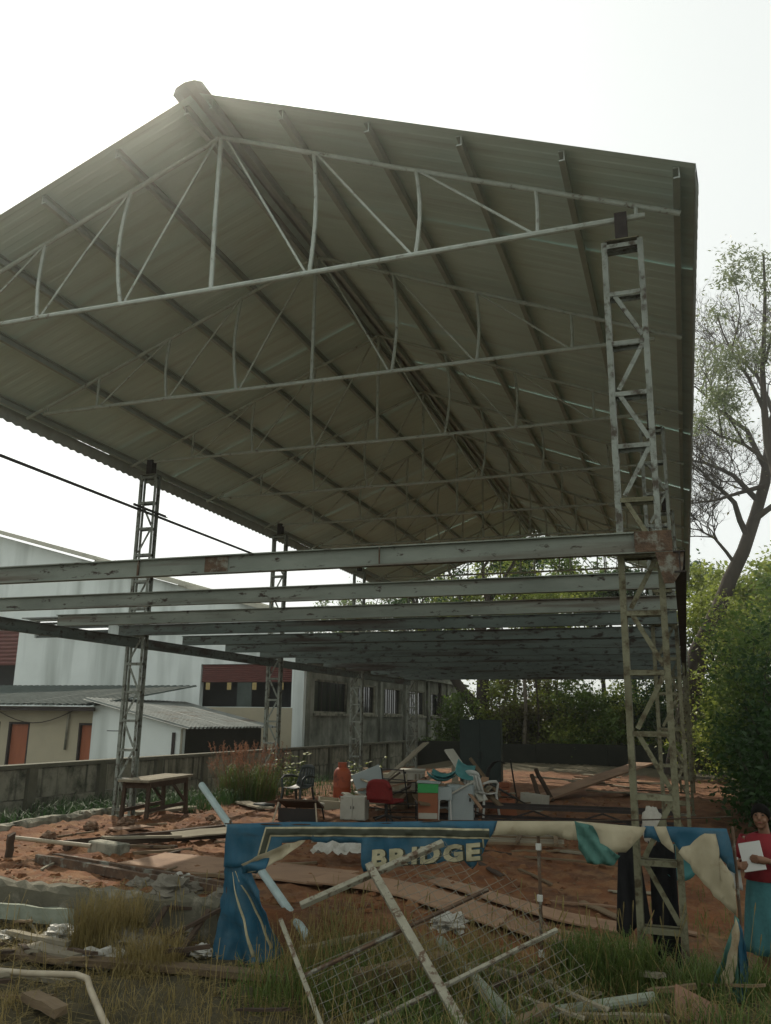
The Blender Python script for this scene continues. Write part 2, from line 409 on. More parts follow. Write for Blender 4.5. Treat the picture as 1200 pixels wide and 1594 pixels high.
MB().add([(-.16, 7.72, Z(1.46)), (.08, 7.72, Z(1.46)), (.06, 7.72, Z(1.30)), (-.02, 7.72, Z(1.18)), (-.10, 7.72, Z(1.18)),
          (-.16, 7.735, Z(1.46)), (.08, 7.735, Z(1.46)), (.06, 7.735, Z(1.30)), (-.02, 7.735, Z(1.18)), (-.10, 7.735, Z(1.18))],
         [(0,1,2,3,4),(9,8,7,6,5),(0,5,6,1),(1,6,7,2),(2,7,8,3),(3,8,9,4),(4,9,5,0)]).build('bracket', M['rust'], shed)
MB().angle((-9.72, 7.0, Z(3.84)), (-9.72, 19.6, Z(3.84)), .05, .008).build('side_rail', M['darksteel'], shed)
MB().angle((-9.66, 13.2, Z(3.88)), (-9.66, 14.3, Z(3.88)), .05, .008).build('side_rail', M['darksteel'], shed)

# ------------------------------------------------------------------ boundary walls
wall = tag(empty('boundary_wall', (-11.6, 0, 0)), 'weathered grey concrete panel wall with piers beside the left columns', 'wall')
wt = Z(-.90); y = 5.2; bay = 2.05; WX = 0
while y < 37.5:
    b1 = MB().box((-.11, y-.11, -.6), (.13, y+.11, wt-.06)).build('pier', M['mossy'], wall)
    yn = y+bay
    zc = [-.5, .58, wt-.075]
    for a, b in zip(zc[:-1], zc[1:]):
        bev(MB().box((-.055, y+.115, a+.006), (.055+rnd.uniform(-.012, .012), yn-.115, b-.006)).build('panel', M['concrete'], wall), .012)
    MB().box((-.13, y-.02, wt-.07), (.15, yn-.025, wt)).build('coping', M['mossy'], wall)
    y = yn
M['blackwall'] = mat('near black masonry', (.035,.036,.026), (.02,.022,.016), 1.5, .95, .4)  # one near black tone shared by the rear, side and hut walls
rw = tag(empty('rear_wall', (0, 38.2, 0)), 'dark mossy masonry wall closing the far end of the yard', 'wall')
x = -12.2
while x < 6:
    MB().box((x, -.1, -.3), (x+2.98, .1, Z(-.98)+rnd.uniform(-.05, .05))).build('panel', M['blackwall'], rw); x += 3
rw2 = tag(empty('side_wall', (1.62, 0, 0)), 'near black wall in shade behind the person at the right', 'wall')
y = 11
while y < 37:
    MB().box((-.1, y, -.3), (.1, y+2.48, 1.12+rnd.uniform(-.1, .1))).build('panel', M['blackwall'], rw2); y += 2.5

# ------------------------------------------------------------------ neighbouring warehouse
wh = tag(empty('warehouse', (-13, 28.6, 0)), 'long white plastered warehouse with gable front and maroon shutters beyond the wall', 'warehouse')
# local: x to the left negative, y back, z world
def wall_face(parent, name, holes, x0, x1, top, z0, m, y0=0, y1=.25):
    """front wall split round rectangular holes [(xa,xb,za,zb)], top = function of x"""
    xs = sorted({x0, x1, *[h[0] for h in holes], *[h[1] for h in holes]})
    mb = MB()
    for a, b in zip(xs[:-1], xs[1:]):
        hs_ = sorted([h for h in holes if h[0] <= a+1e-6 and h[1] >= b-1e-6], key=lambda h: h[2]); z = z0
        segs = []
        for h in hs_: segs.append((z, h[2], h[2])); z = h[3]
        segs.append((z, top(a), top(b)))
        for (za, zb, zc) in segs:
            if zb-za < .01: continue
            mb.add([(a,y0,za),(b,y0,za),(b,y0,zc),(a,y0,zb),(a,y1,za),(b,y1,za),(b,y1,zc),(a,y1,zb)],
                   [(0,1,2,3),(7,6,5,4),(4,5,1,0),(5,6,2,1),(6,7,3,2),(7,4,0,3)])
    return mb.build(name, m, parent)
ztop = lambda x: Z(3.50)+(-x)*.272 if x > -18 else Z(3.50)+18*.272-(-18-x)*.272
holes = [(-4.25, -.45, Z(.36), Z(1.92)), (-17.0, -13.0, Z(.6), Z(3.42)), (-12.2, -8.6, Z(3.05), Z(3.75)), (-8.0, -4.9, Z(3.05), Z(3.65))]
wall_face(wh, 'front_wall', holes, -30, 0, ztop, -.3, M['plaster'])
MB().box((-30, .9, -.3), (-.3, 1.0, Z(3.4))).build('dark_interior', M['dark'], wh)
MB().box((-.36, -.06, -.3), (.06, .3, Z(1.95))).build('corner_pilaster', M['plaster'], wh)
wall_face(wh, 'lower_wall', [], -4.25, -.36, lambda x: Z(.34), -.3, M['cream'], -.03, -.004)
for (a, b, c_, d) in ((-4.2, -.45, Z(1.25), Z(1.9)), (-17.0, -13.0, Z(1.95), Z(3.4))):
    n = 9; sh = empty('shutter'); sh.parent = wh
    for i in range(n):
        z = lerp(c_, d, i/n); h = (d-c_)/n
        MB().add([(a,.06,z+.008),(b,.06,z+.008),(b,.03,z+h*.5),(a,.03,z+h*.5),(b,.06,z+h),(a,.06,z+h)], [(0,1,2,3),(3,2,4,5)]).build('slat', M['shutter'], sh, thick=.006)
for x in (-4.0, -3.1, -2.05, -.95):
    MB().box((x, .005, Z(.98)), (x+.17, .018, Z(1.24))).build('notice', M['notice'], wh)
for x in (-2.7,): MB().box((x, .07, Z(.36)), (x+.6, .12, Z(1.25))).build('door_leaf', M['tin_dark'], wh)
for x0, x1, dz in ((-12.2, -8.6, .72), (-8.0, -4.9, .6)):
    for i in range(4): MB().bar((x0+.02, .1, Z(3.1)+i*dz/4), (x1-.02, .1, Z(3.1)+i*dz/4), .015, .12, (0,.6,1)).build('louvre', M['tin_dark'], wh)
    MB().box((x0-.3, -.5, Z(3.05)+dz+.03), (x1+.1, .0, Z(3.05)+dz+.07)).build('canopy', M['tin'], wh)
# three stepped roof pieces whose pale edges show
for i, (xa, xb, dz, dy) in enumerate(((-30, -9.2, .10, -.55), (-9.3, -5.0, .02, -.35), (-5.4, .5, -.04, -.2))):
    za = ztop(max(xa, -18))+dz; zb = ztop(min(xb, 0))+dz-(.14 if xb > 0 else 0)
    MB().add([(max(xa,-18),dy,za),(xb,dy,zb),(xb,22,zb),(max(xa,-18),22,za),(max(xa,-18),dy,za+.16),(xb,dy,zb+.16),(xb,22,zb+.16),(max(xa,-18),22,za+.16)],
             [(0,3,2,1),(4,5,6,7),(0,1,5,4),(1,2,6,5),(2,3,7,6),(3,0,4,7)]).build('roof', M['fascia'], wh)
# side wall running away along the yard, windows between pilasters
ys = [0.3, 4.9, 8.3, 12.0, 16.0, 20.0, 24.0]
for a, b in zip(ys[:-1], ys[1:]):
    bayo = empty('side_bay'); bayo.parent = wh
    w0, w1 = a+.75, b-.45; zs, zh = Z(.18), Z(1.42)
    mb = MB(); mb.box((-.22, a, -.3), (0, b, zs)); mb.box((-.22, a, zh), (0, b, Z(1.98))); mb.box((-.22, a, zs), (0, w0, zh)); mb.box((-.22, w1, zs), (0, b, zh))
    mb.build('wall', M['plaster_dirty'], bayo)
    MB().box((-.16, w0, zs), (-.14, w1, zh)).build('pane', M['glass'], bayo)
    fr = MB(); fr.box((-.12, w0, zs), (-.04, w0+.07, zh)); fr.box((-.12, w1-.07, zs), (-.04, w1, zh)); fr.box((-.12, w0+.07, zs), (-.04, w1-.07, zs+.07)); fr.box((-.12, w0+.07, zh-.07), (-.04, w1-.07, zh))
    fr.build('window_frame', M['concrete'], bayo)
    for q in range(1, 4): MB().box((-.10, lerp(w0, w1, q/4)-.02, zs+.07), (-.06, lerp(w0, w1, q/4)+.02, zh-.07)).build('mullion', M['darksteel'], bayo)
    MB().box((-.01, w0-.08, zs-.09), (.09, w1+.08, zs-.004)).build('sill', M['concrete'], bayo)
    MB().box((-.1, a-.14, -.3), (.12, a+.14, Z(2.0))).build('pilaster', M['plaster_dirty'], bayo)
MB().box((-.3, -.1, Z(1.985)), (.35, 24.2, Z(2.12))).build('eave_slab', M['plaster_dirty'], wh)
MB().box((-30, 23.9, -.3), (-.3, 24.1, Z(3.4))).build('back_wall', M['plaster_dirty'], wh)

# lean-to building and tin-roofed hut in front of it
def corrugated(p00, p10, p01, n, amp=.03):
    """sheet: p00->p10 along the ribs, p00->p01 across n ribs"""
    p00, p10, p01 = map(Vector, (p00, p10, p01)); up = (p10-p00).cross(p01-p00).normalized()
    if up.z < 0: up = -up
    m = MB(); k = n*4
    for i in range(2):
        for j in range(k+1):
            m.v.append(tuple(p00+(p10-p00)*i+(p01-p00)*min(1, (j//4+(0, .42, .54, .88)[j % 4])/n)+up*amp*(0, 0, 1, 1)[j % 4]))
    for j in range(k): m.f.append((j, j+k+1, j+k+2, j+1))
    return m
hut = tag(empty('tin_roof_hut', (-12.5, 20.0, 0)), 'small white hut with sloping corrugated tin roof behind the concrete wall', 'hut')
mb = MB(); mb.add([(-2.85,0,-.3),(0,0,-.3),(0,0,Z(-.30)),(-2.85,0,Z(.36)),(-2.85,.15,-.3),(0,.15,-.3),(0,.15,Z(-.30)),(-2.85,.15,Z(.36))],
       [(0,1,2,3),(7,6,5,4),(4,5,1,0),(5,6,2,1),(6,7,3,2),(7,4,0,3)])
mb.build('front_wall', M['plaster'], hut)
mb = MB(); mb.box((-.15, .16, -.3), (0, 4.5, Z(-.31))); mb.build('side_wall', M['blackwall'], hut)
MB().box((-.04, -.02, -.3), (.02, .0, Z(-.33))).build('corner_post', M['concrete'], hut)
MB().box((-.28, -.05, -.2), (-.2, -.004, Z(-.42))).build('drain_pipe', M['darksteel'], hut)
for i in range(5):
    a = -.25+i*1.03; corrugated((-3.05, a, Z(.42)+.006*(i % 2)), (.3, a, Z(-.32)+.006*(i % 2)), (-3.05, a+1.05, Z(.42)+.006*(i % 2)), 5, .05).build('roof_sheet', M['tin'], hut)
tag(MB().box((-2.35, -.008, Z(-.42)), (-1.75, -.003, Z(-.40))).build('wall_mark', M['dark'], hut))
lt = tag(empty('lean_to_building', (-15.4, 20.3, 0)), 'cream low building with orange doors under a dark corrugated roof', 'building')
wall_face(lt, 'front_wall', [(-3.05, -2.3, -.3, Z(-.22)), (-4.3, -3.35, -.3, Z(-.22)), (-.62, -.08, -.3, Z(-.22))], -9, .3, lambda x: Z(.22), -.3, M['cream'])
for a, b in ((-3.05, -2.3), (-4.3, -3.35), (-.62, -.08)):
    d = MB().box((a+.06, .08, -.3), (b-.06, .12, Z(-.28))).build('door', M['orange_door'], lt)
    mb = MB(); mb.box((a, .0, -.3), (a+.055, .2, Z(-.22))); mb.box((b-.055, .0, -.3), (b, .2, Z(-.22))); mb.box((a+.055, .0, Z(-.28)), (b-.055, .2, Z(-.22)))
    mb.build('frame', M['darksteel'], d)
MB().tube([(-.95, -.06, Z(.2)), (-.97, -.06, Z(-.95))], .035).build('drain_pipe', M['concrete'], lt)
MB().tube([(-3.6+3.0*t/10, -.12, Z(.18)-.42*math.sin(PI*t/10)) for t in range(11)], .012, 5).build('cable', M['darksteel'], lt)
for i in range(7):
    a = -8.3+i*1.22
    corrugated((a, 4.6, Z(.95)), (a, -.6, Z(.24)+.006*(i % 2)), (a+1.25, 4.6, Z(.95)), 5, .05).build('roof_sheet', M['tin_dark'], lt)
MB().box((-8.3, -.5, Z(.1)), (.2, -.42, Z(.2))).build('fascia_board', M['darksteel'], lt)
# ------------------------------------------------------------------ materials for the loose things
M['blue'] = mat('blue banner vinyl', (.030,.125,.19), (.022,.09,.145), 3, .55, .12, bscale=9, transl=.25, pcol=(.075,.15,.19), pscale=2.6, pth=.60, pw=.14, streak=((.03,.055,.06), (3,3,9), .56, .75))
M['bannerback'] = mat('cream banner reverse', (.46,.41,.28), (.36,.31,.20), 4, .7, .15, bscale=12, transl=.25, pcol=(.20,.13,.06), pscale=3, pth=.64, pw=.1)
M['letter'] = mat('faded cream lettering', (.42,.38,.24), (.28,.26,.16), 14, .7, .05, pcol=(.06,.11,.13), pscale=14, pth=.72, pw=.05)
M['olive'] = mat('dark olive band', (.05,.055,.035), None, 8, .7, .05)
M['teal'] = mat('teal plastic', (.08,.26,.25), (.05,.17,.17), 4, .5, .1)
M['tealcloth'] = mat('teal banner reverse', (.09,.22,.18), (.06,.15,.12), 5, .7, .2, transl=.2)
M['pvc'] = mat('grey painted pipe', (.36,.45,.44), (.26,.33,.32), 4, .5, .1, pcol=(.14,.12,.08), pscale=8, pth=.68, pw=.05)
M['whitepipe'] = mat('dirty white pipe', (.42,.37,.27), (.28,.235,.16), 5, .6, .1)
M['timber'] = mat('weathered timber', (.20,.145,.085), (.12,.085,.05), 5, .9, .5, stretch=(.25,1.6,1.6), objvar=.2)
M['timber_dark'] = mat('old dark timber', (.075,.05,.032), (.045,.032,.022), 5, .9, .5, stretch=(.25,1.6,1.6), objvar=.2)
M['timber_grey'] = mat('greyed pale wood', (.27,.245,.175), (.18,.155,.11), 5, .9, .45, stretch=(.25,1.6,1.6), objvar=.15)
M['ply'] = mat('worn plywood', (.30,.19,.115), (.23,.145,.09), 1.8, .85, .2, pcol=(.15,.085,.05), pscale=1.6, pth=.6, pw=.12, objvar=.12)
M['laminate'] = mat('brown laminate board', (.20,.105,.06), (.16,.085,.05), 7, .55, .05, stretch=(.3,2,2))
M['chippaint'] = mat('chipped white paint', (.30,.29,.22), (.19,.175,.125), 8, .7, .3, pcol=(.10,.065,.04), pscale=13, pth=.56, pw=.04)
M['wire'] = mat('galvanised wire', (.20,.20,.16), (.10,.085,.06), 4, .5, 0, metal=.3)
M['gasred'] = mat('red oxide cylinder paint', (.36,.085,.035), (.27,.065,.03), 5, .6, .15, pcol=(.10,.035,.02), pscale=5, pth=.6, pw=.08)
M['blackplastic'] = mat('dark green black plastic', (.03,.038,.033), (.022,.028,.025), 6, .4, .03)
M['whiteplastic'] = mat('white plastic', (.55,.56,.52), (.45,.45,.40), 5, .45, .05)
M['whitepaint'] = mat('dirty white cabinet paint', (.44,.43,.36), (.34,.33,.27), 3, .6, .05, pcol=(.16,.12,.07), pscale=5, pth=.68, pw=.06)
M['redfabric'] = mat('dark red upholstery', (.20,.022,.02), (.14,.018,.016), 30, .9, .1)
M['greymetal'] = mat('pale grey cabinet paint', (.33,.38,.37), (.27,.31,.30), 3, .5, .04, pcol=(.13,.11,.08), pscale=6, pth=.7, pw=.05)
M['greenboard'] = mat('green board', (.05,.33,.09), (.04,.26,.08), 4, .6, .03)
M['orangeboard'] = mat('orange brown board', (.28,.10,.045), (.22,.08,.035), 3, .6, .05)
M['steelgreen'] = mat('dark green almirah paint', (.028,.042,.034), (.02,.03,.025), 3, .45, .05, pcol=(.05,.035,.02), pscale=5, pth=.7, pw=.05)
M['blackmetal'] = mat('black tube', (.025,.023,.02), None, 6, .5, .05)
M['sack'] = mat('white woven sack', (.55,.54,.47), (.45,.43,.36), 18, .8, .3, bscale=60)
M['bag'] = mat('crumpled white plastic', (.55,.55,.50), (.38,.36,.3), 8, .5, .2, transl=.2)
M['stone'] = mat('laterite stone', (.20,.12,.075), (.12,.08,.05), 6, .95, .8)
M['greystone'] = mat('grey rubble stone', (.20,.185,.145), (.12,.11,.085), 5, .95, .8)
M['blackcloth'] = mat('black cloth', (.012,.012,.013), (.02,.02,.02), 9, .95, .3)
M['brick'] = mat('fired brick', (.30,.11,.055), (.2,.075,.04), 6, .9, .4)
M['pipegreen'] = mat('mossy concrete pipe', (.27,.30,.24), (.17,.19,.14), 5, .8, .4)

def rbox(name, m, parent, size, loc=(0,0,0), rot=(0,0,0), b=.006):
    x, y, z = size; o = MB().box((-x/2,-y/2,0), (x/2,y/2,z)).build(name, m, parent, loc=loc, rot=rot)
    if b: bev(o, b)
    return o
def jitter_bar(L, w, h, seed=0, bend=.01, seg=5, taper=.0):
    """a worn timber: length along local x, resting on z=0"""
    r = random.Random(seed); m = MB(); n = seg
    for i in range(n+1):
        x = -L/2+L*i/n; oy = r.uniform(-bend, bend); oz = r.uniform(0, bend); k = 1-taper*i/n
        e = r.uniform(-.03, .03) if i in (0, n) else 0
        for sx, sz in ((-1,0),(1,0),(1,1),(-1,1)): m.v.append((x+e*sx*(.6 if sz else 1), oy+sx*w/2*k*r.uniform(.95,1.04), oz+sz*h*k*r.uniform(.93,1.04)))
    for i in range(n):
        for k in range(4): k2 = (k+1) % 4; m.f.append((i*4+k, i*4+k2, (i+1)*4+k2, (i+1)*4+k))
    m.f += [(3,2,1,0), tuple(n*4+k for k in range(4))]
    return m
def lay(m, name, material, p0, p1, label, cat, group=None, lift=0.0, roll=0.0, smooth=False):
    """lay a length of something built along local x from p0 to p1 (world, z given or None = ground)"""
    a = Vector((p0[0], p0[1], p0[2] if len(p0) > 2 else gz(p0[0], p0[1])+lift)); b = Vector((p1[0], p1[1], p1[2] if len(p1) > 2 else gz(p1[0], p1[1])+lift))
    d = b-a; yaw = math.atan2(d.y, d.x); pit = -math.atan2(d.z, math.hypot(d.x, d.y))
    o = m.build(name, material, loc=(a+b)/2, smooth=smooth); o.rotation_euler = (Matrix.Rotation(yaw, 3, 'Z') @ Matrix.Rotation(pit, 3, 'Y') @ Matrix.Rotation(roll, 3, 'X')).to_euler()
    return tag(o, label, cat, group)
def plank(p0, p1, w, h, label, material='timber', name='plank', cat='plank', group=None, lift=0.0, roll=0, seed=None):
    L = (Vector(p1[:2])-Vector(p0[:2])).length
    if len(p0) > 2: L = (Vector(p1)-Vector(p0)).length
    return lay(jitter_bar(L, w, h, seed if seed is not None else rnd.randint(0, 9999)), name, M[material], p0, p1, label, cat, group, lift, roll)
def pipe(p0, p1, r, label, material='pvc', name='pipe', cat='pipe', group=None, hollow=True):
    L = (Vector(p1)-Vector(p0)).length; m = MB(); n = 12
    pr = [(r, 0), (r, 1), (r*.8, 1), (r*.8, 0)]
    for i, (rr, t) in enumerate(pr+pr[:1]):
        pass
    o = len(m.v)
    for (rr, t) in pr:
        for k in range(n): m.v.append((-L/2+L*t, rr*math.cos(2*PI*k/n), rr*math.sin(2*PI*k/n)))
    for i in range(4):
        for k in range(n):
            k2 = (k+1) % n; j = (i+1) % 4; m.f.append((i*n+k, j*n+k, j*n+k2, i*n+k2))
    return lay(m, name, M[material], p0, p1, label, cat, group)

# ------------------------------------------------------------------ work table by the left column
t = tag(empty('work_table', (-9.18, 13.95, terrain(-9.2, 13.9)), math.radians(7.6)), 'dark wooden work table with pale worn top beside the lattice column', 'table')
for sx in (-1, 1):
    for sy in (-1, 1): bev(MB().bar((sx*.235, sy*.80, -.05), (sx*.225, sy*.76, .655), .065, .065, (0,1,0)).build('leg', M['timber_dark'], t))
for s in (-1, 1):
    MB().box((s*.225-.02, -.78, .56), (s*.225+.02, .78, .655)).build('apron', M['timber_dark'], t)
    MB().box((-.2, s*.765-.02, .555), (.2, s*.765+.02, .65)).build('apron', M['timber_dark'], t)
    MB().bar((s*.225, .72, .25), (s*.225, .2, .57), .03, .05).build('brace', M['timber_dark'], t)
    MB().box((s*.225-.018, -.76, .16), (s*.225+.018, .76, .22)).build('stretcher', M['timber_dark'], t)
for i in range(4):
    x = -.30+i*.152; bev(MB().box((x, -.92+rnd.uniform(-.03, .03), .66), (x+.146, .92+rnd.uniform(-.04, .04), .70+rnd.uniform(-.004, .004))).build('top_board', M['timber_grey'], t), .004)

# ------------------------------------------------------------------ gas cylinder
g = tag(empty('gas_cylinder', (-7.05, 17.7, gz(-7.05, 17.7))), 'tall orange red gas cylinder standing by the wall plants', 'gas cylinder')
MB().lathe([(.13,.0),(.165,.0),(.165,.03),(.16,.03),(.182,.06),(.186,.10),(.186,.31),(.190,.32),(.190,.34),(.186,.35),(.186,.57),(.175,.64),(.15,.69),(.10,.73),(.04,.745)], 28).build('tank', M['gasred'], g, smooth=True)
m = MB()
for k in range(16):
    pass
m.grid(lambda u, v: (.09*math.cos(2*PI*u), .09*math.sin(2*PI*u), .715+.12*v), 20, 1); m.build('collar', M['gasred'], g, thick=.008)
MB().lathe([(.02,.74),(.02,.80),(.032,.80),(.032,.825),(.012,.83)], 10).build('valve', M['rust'], g)
MB().lathe([(.16,.0),(.168,.002),(.168,.035),(.160,.035)], 24).build('foot_ring', M['rust'], g)

# ------------------------------------------------------------------ plastic chairs
def plastic_chair(loc, rz, material, label, arms=True, tilt=0):
    c = tag(empty('plastic_chair', loc, rot=(tilt, 0, rz)), label, 'chair', 'plastic chairs in the junk pile')
    MB().grid(lambda u, v: ((u-.5)*.46*(1-.1*v), -.22+.44*v, .42+.025*(abs(u-.5)*2)**2-.03*math.sin(PI*v)+.02*v), 8, 8).build('seat', M[material], c, True, thick=.014)
    def back(u, v):
        w = .44*(1-.25*v*v); z = .44+.42*v; return ((u-.5)*w, .22+.10*v-.05*(1-(2*u-1)**2)*-1*.6, z-.05*abs(2*u-1)**3*v)
    b = MB()
    n = 6
    for i in range(n):
        u0 = i/n+.018; u1 = (i+1)/n-.018
        b.grid(lambda u, v: back(lerp(u0, u1, u), .1+.72*v), 1, 6)
    b.grid(lambda u, v: back(u, .80+.2*v), 8, 2); b.grid(lambda u, v: back(u, .0+.12*v), 8, 1)
    b.build('backrest', M[material], c, True, thick=.013)
    for sx in (-1, 1):
        MB().tube([(sx*.21, -.20, .42), (sx*.245, -.26, 0)], [.026, .02], 6).build('leg', M[material], c)
        MB().tube([(sx*.20, .20, .43), (sx*.235, .29, 0)], [.026, .02], 6).build('leg', M[material], c)
        if arms: MB().tube([(sx*.215, -.21, .42), (sx*.26, -.20, .60), (sx*.265, -.12, .645), (sx*.26, .1, .65), (sx*.21, .25, .62)], [.02,.022,.026,.026,.02], 6).build('armrest', M[material], c)
    return c
plastic_chair((-7.35, 16.1, gz(-7.35, 16.1)), math.radians(-12), 'blackplastic', 'dark plastic armchair facing the camera beside the gas cylinder')
plastic_chair((-3.75, 16.5, gz(-3.75, 16.5)), math.radians(160), 'whiteplastic', 'pale plastic chair with arched back next to the dark cupboard')
# folded table in front of the armchair
ft = tag(empty('folding_table', (-6.55, 14.5, gz(-6.5, 14.5)), math.radians(10)), 'collapsed folding table with dark top and thin metal legs', 'table')
rbox('table_top', M['timber_dark'], ft, (.72, .6, .035), (0, 0, .30), (math.radians(-16), 0, 0), .004)
for s in (-1, 1):
    MB().tube([(s*.33, -.28, .36), (s*.40, -.40, 0)], .014, 6).build('leg', M['whitepipe'], ft)
    MB().tube([(s*.33, .24, .24), (s*.36, .34, 0)], .014, 6).build('leg', M['blackmetal'], ft)
MB().box((-.34, -.25, .0), (.34, -.235, .26)).build('front_panel', M['blackmetal'], ft)
# small white cabinet
wc = tag(empty('white_cabinet', (-5.78, 15.15, gz(-5.8, 15.1)), math.radians(8)), 'small dirty white two door cabinet in front of the gas cylinder', 'cabinet')
rbox('carcass', M['whitepaint'], wc, (.46, .32, .40), b=.005)
for s in (-1, 1):
    d = rbox('door', M['whitepaint'], wc, (.218, .018, .37), (s*.113, -.170, .015), b=.003); MB().tube([(s*-.085, -.02, .18), (s*-.085, -.02, .23)], .006, 6).build('handle', M['blackmetal'], d)
# red office chair
rc = tag(empty('office_chair', (-5.25, 15.0, gz(-5.25, 15)), math.radians(170)), 'red upholstered office chair seen from behind, sunk in the junk', 'chair')
MB().grid(lambda u, v: ((u-.5)*.50*(1-.35*max(0, v-.75)*2), -.04*math.cos((u-.5)*PI)+.06*v, .36+.36*v-.06*(abs(2*u-1)**4)*(v > .7)), 10, 8).build('backrest', M['redfabric'], rc, True, thick=.06)
MB().grid(lambda u, v: ((u-.5)*.48, -.48+.44*v, .34+.02*math.sin(PI*u)*math.sin(PI*v)), 8, 8).build('seat', M['redfabric'], rc, True, thick=.06)
MB().tube([(0, -.25, .31), (0, -.25, .06)], .03, 8).build('post', M['blackmetal'], rc)
for k in range(5): MB().tube([(0, -.25, .09), (.27*math.cos(k*1.2566), -.25+.27*math.sin(k*1.2566), .03)], [.025, .018], 6).build('leg', M['blackmetal'], rc)
# leaning grey-blue board
tag(bev(MB().box((-.31, -.012, 0), (.31, .012, .62)).build('board', M['greymetal'], loc=(-6.15, 17.35, gz(-6.2, 17.3)+.17), rot=(math.radians(-20), math.radians(-22), math.radians(25))), .003), 'grey blue square board propped up on one corner behind the red chair', 'board')
# black tubular frames (old chair frames)
def tube_frame(loc, rot, label, w=.5, h=.62, dd=.5):
    f = tag(empty('metal_chair', loc, rot=rot), label, 'chair frame', 'bare metal chair frames')
    for sx in (-1, 1):
        MB().tube([(sx*w/2, -dd/2, 0), (sx*w/2, -dd/2, h*.62), (sx*w/2, dd/2, h*.62)], .014, 6).build('side_tube', M['blackmetal'], f)
        MB().tube([(sx*w/2, dd/2, 0), (sx*w/2, dd/2, h*1.25)], .014, 6).build('side_tube', M['blackmetal'], f)
    for (y, z) in ((-dd/2, h*.6), (dd/2, h*1.22), (dd/2, h*.9), (-dd/2, h*.2), (dd/2, h*.25)):
        MB().tube([(-w/2, y, z), (w/2, y, z)], .012, 6).build('cross_tube', M['blackmetal'], f)
    return f
tube_frame((-5.0, 15.5, gz(-5, 15.5)), (0, 0, math.radians(20)), 'upright black tubular chair frame between red chair and orange cabinet', .55, .55, .5)
tube_frame((-5.55, 16.4, gz(-5.5, 16.4)+.05), (math.radians(12), 0, math.radians(-25)), 'tilted black tubular chair frame behind the red chair', .6, .6, .5)
# cream box with hasp and another box
bx1 = tag(empty('storage_trunk', (-6.35, 20.3, gz(-6.3, 20.3)), math.radians(14)), 'cream metal trunk with lid and hasp beyond the chair frames', 'trunk')
rbox('body', M['whitepaint'], bx1, (.72, .5, .56), b=.01); rbox('lid', M['whitepaint'], bx1, (.76, .54, .05), (0, 0, .565), b=.008); rbox('hasp', M['blackmetal'], bx1, (.07, .02, .08), (-.1, -.262, .49), b=.003)
for q in range(3): rbox('slat', M['timber_grey'], bx1, (.04, .015, .48), (.16+.09*q, -.26, .04), b=.002)
tag(rbox('crate', M['cream'], None, (.42, .4, .36), (-6.2, 18.7, gz(-6.2, 18.7)+.22), (0, math.radians(3), math.radians(-8)), .006), 'plain cream carton in front of the metal trunk', 'carton')
tag(rbox('crate', M['timber'], None, (.5, .42, .23), (-6.2, 18.75, gz(-6.2, 18.7)), (0, 0, math.radians(4)), .006), 'brown wooden crate under the cream carton', 'crate')
# orange cabinet with green top
oc = tag(empty('orange_cabinet', (-4.55, 15.7, gz(-4.5, 15.7)), math.radians(14)), 'orange brown bedside cabinet with bright green top drawer', 'cabinet')
rbox('carcass', M['orangeboard'], oc, (.36, .34, .46), b=.004); rbox('top_drawer', M['greenboard'], oc, (.37, .36, .16), (0, 0, .465), b=.004)
rbox('base', M['whitepaint'], oc, (.34, .02, .10), (0, -.183, .02), b=.002); rbox('top', M['greymetal'], oc, (.42, .40, .025), (.01, 0, .63), (0, math.radians(2), 0), .003)
ws = tag(empty('stool', (-4.27, 15.78, gz(-4.3, 15.8)), math.radians(20)), 'grey topped stool with white legs beside the orange cabinet', 'stool')
rbox('seat', M['greymetal'], ws, (.26, .26, .22), (0, 0, .40), b=.006)
for sx in (-1, 1):
    for sy in (-1, 1): MB().tube([(sx*.1, sy*.1, .40), (sx*.12, sy*.12, 0)], .016, 6).build('leg', M['whiteplastic'], ws)
gc = tag(empty('grey_cabinet', (-4.0, 16.0, gz(-4, 16)), math.radians(10)), 'pale grey steel cupboard with black lock next to the stool', 'cabinet')
rbox('carcass', M['greymetal'], gc, (.46, .38, .64), b=.004); d = rbox('door', M['greymetal'], gc, (.44, .015, .62), (0, -.2, .01), b=.003); rbox('lock', M['blackmetal'], d, (.03, .015, .06), (.17, -.014, .36), b=.002)
# teal plastic shells heaped on top
def shell(loc, rot, w, l, label, material='teal', seed=1):
    o = MB().grid(lambda u, v: ((u-.5)*w, (v-.5)*l, .10*((2*u-1)**2)+.05*((2*v-1)**2)+.02*noise.noise(Vector((u*4, v*4, seed)))), 10, 10).build('chair_shell', M[material], None, True, loc, rot, .008)
    return tag(o, label, 'chair shell', 'teal chair shells')
shell((-4.45, 16.2, gz(-4.5, 16.2)+.69), (.05, .05, .4), .5, .4, 'flat teal plastic seat shell lying on the cabinets', seed=1)
shell((-4.38, 16.22, gz(-4.5, 16.2)+.75), (.1, -.05, .1), .5, .4, 'topmost teal plastic seat shell of the heap on the cabinets', seed=4)
shell((-4.02, 16.2, gz(-4, 16.2)+.84), (1.1, .35, .5), .36, .30, 'pale teal seat shell standing on edge on the heap', seed=7)
